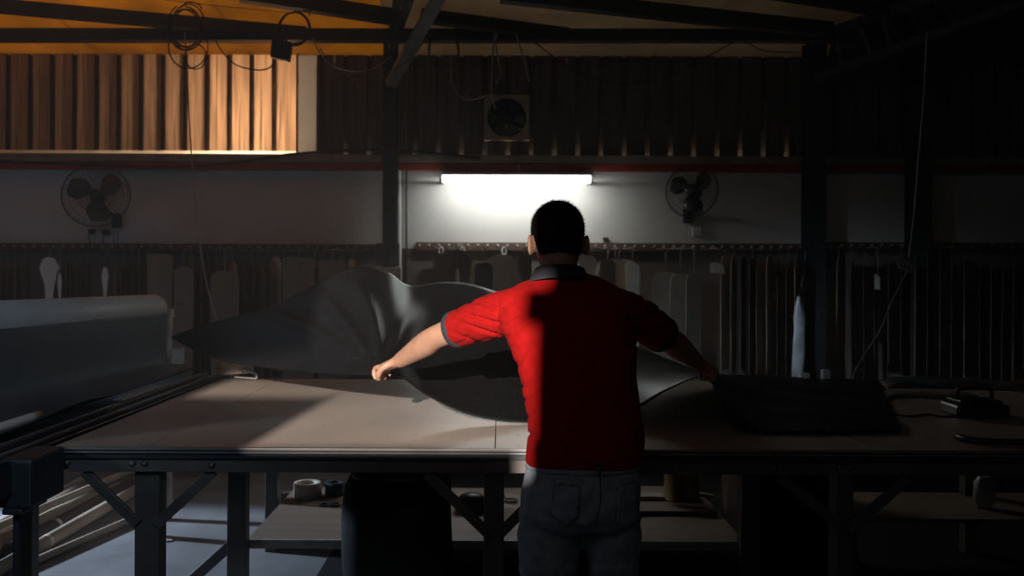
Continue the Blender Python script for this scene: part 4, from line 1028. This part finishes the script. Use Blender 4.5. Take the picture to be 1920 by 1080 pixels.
def patch(name, src, test, off, m, label=None, thick=.0015):
    keep = [p_ for p_ in src.polygons if test(p_.center, p_.normal)]
    idx = {}; vs = []; fs = []
    for p_ in keep:
        f = []
        for vi in p_.vertices:
            if vi not in idx: idx[vi] = len(vs); v = src.vertices[vi]; vs.append(v.co+v.normal*off)
            f.append(idx[vi])
        fs.append(f)
    if not fs: return None
    me = bpy.data.meshes.new(name); me.from_pydata([tuple(v) for v in vs], [], fs); me.polygons.foreach_set('use_smooth', [True]*len(fs)); me.update()
    o = link(name, me, m, man); s = o.modifiers.new('s', 'SOLIDIFY'); s.thickness = thick; s.offset = 1
    if label: o['label'] = label
    return o
def inpoly(x, y, poly):
    c = False; n = len(poly)
    for i in range(n):
        x0, y0 = poly[i]; x1, y1 = poly[(i+1) % n]
        if (y0 > y) != (y1 > y) and x < (x1-x0)*(y-y0)/(y1-y0)+x0: c = not c
    return c
for poly in ([(1040, 908), (1088, 912), (1085, 970), (1062, 986), (1032, 965)], [(1158, 912), (1193, 905), (1195, 975), (1180, 990), (1155, 980)]):
    patch('pocket', jme, lambda c_2, n_2, poly=poly: n_2.y < -.15 and inpoly(*to_px(c_2), poly), .0005, M_jeans, thick=.0022)
patch('waistband', jme, lambda c_2, n_2: c_2.z > P(1090, 892, 2.61).z and abs(n_2.z) < .8, .0005, M_jeans, thick=.003)
for xb in (1122,):
    a, b = P(xb, 874, 2.60), P(xb+5, 893, 2.595)
    MB().box((a.x, 2.596, b.z), (b.x, 2.606, a.z)).build('belt_loop', M_stitch, man, .001)
def seam(pts, name='stitching'):
    from mathutils.bvhtree import BVHTree
    out = []
    for x, y in pts:
        o_ = Vector((0, 0, H)); d_ = (P(x, y, 1)-o_).normalized(); hit = BV.ray_cast(o_, d_)
        if hit[0]: out.append(hit[0]-d_*.0012)
    if len(out) > 2: MB().tube(out, .0014, 5).build(name, M_stitch, man)
from mathutils.bvhtree import BVHTree
BV = BVHTree.FromPolygons([v.co for v in jme.vertices], [tuple(p_.vertices) for p_ in jme.polygons])
def dense(pl_, n=12):
    out = []
    for a, b in zip(pl_[:-1], pl_[1:]):
        for k in range(n): out.append((a[0]+(b[0]-a[0])*k/n, a[1]+(b[1]-a[1])*k/n))
    return out+[pl_[-1]]
seam(dense([(1040, 908), (1088, 912), (1085, 970), (1062, 986), (1032, 965), (1040, 908)])); seam(dense([(1158, 912), (1190, 903), (1193, 975), (1180, 990), (1155, 980), (1158, 912)]))
seam(dense([(1045, 880), (1085, 889), (1122, 893)])); seam(dense([(1130, 893), (1165, 887), (1195, 874)])); seam(dense([(1126, 893), (1126, 940), (1118, 978)]))
# shoes
for xf in (1030, 1150):
    kx = P(xf, 1000, 2.73).x
    s_rings = [ellring((kx, 2.76+dy, z), rx, ry, 24, .9) for z, rx, ry, dy in ((0.0, .045, .14, 0), (.015, .047, .142, 0), (.05, .044, .135, 0), (.075, .04, .09, -.04), (.10, .04, .055, -.06))]
    MB().rings(s_rings).build('shoe', M_shoe, man)
# eyes
for s in (-1, 1):
    MB().lathe(hl(s*.032, .073, .008), HR @ Vector((0, 1, 0)), [(0, 0), (.010, .004), (.012, .01), (.009, .017), (0, .0195)], 14).build('eye', M_eye, man)
# hair
HRi = HR.inverted()
def hairtest(c_2, n_2):
    l = HRi @ (c_2-HC)
    if abs(l.x) > .082 or l.z < -.075 or (abs(l.x) > .066 and -.06 < l.z < .01 and l.y > -.028): return False
    if l.y > .02: return l.z > .045+.35*(l.y-.02)
    if l.y > -.03: return l.z > (-.012 if abs(l.x) > .05 else -.2)
    return l.z > -.066
ho = patch('hair', bme, hairtest, .001, M_hair, None, .006)
hs_ = MB(); rnd = random.Random(4)
for p_ in bme.polygons:
    if hairtest(p_.center, p_.normal) and rnd.random() < .45:
        c2 = p_.center+p_.normal*.005; l = HRi @ (c2-HC)
        d = (p_.normal+Vector((rnd.uniform(-.4, .4), rnd.uniform(-.4, .4), rnd.uniform(-.5, .3)))).normalized()*(.006+.006*max(0, l.z/.1)); t = d.orthogonal().normalized()*.0007; t2 = d.cross(t).normalized()*.0007
        hs_.add([c2+t, c2-t*.5+t2, c2-t*.5-t2, c2+d], [(0, 1, 3), (1, 2, 3), (2, 0, 3)])
tag(hs_.build('hair_strands', M_hair, man), kind='stuff')
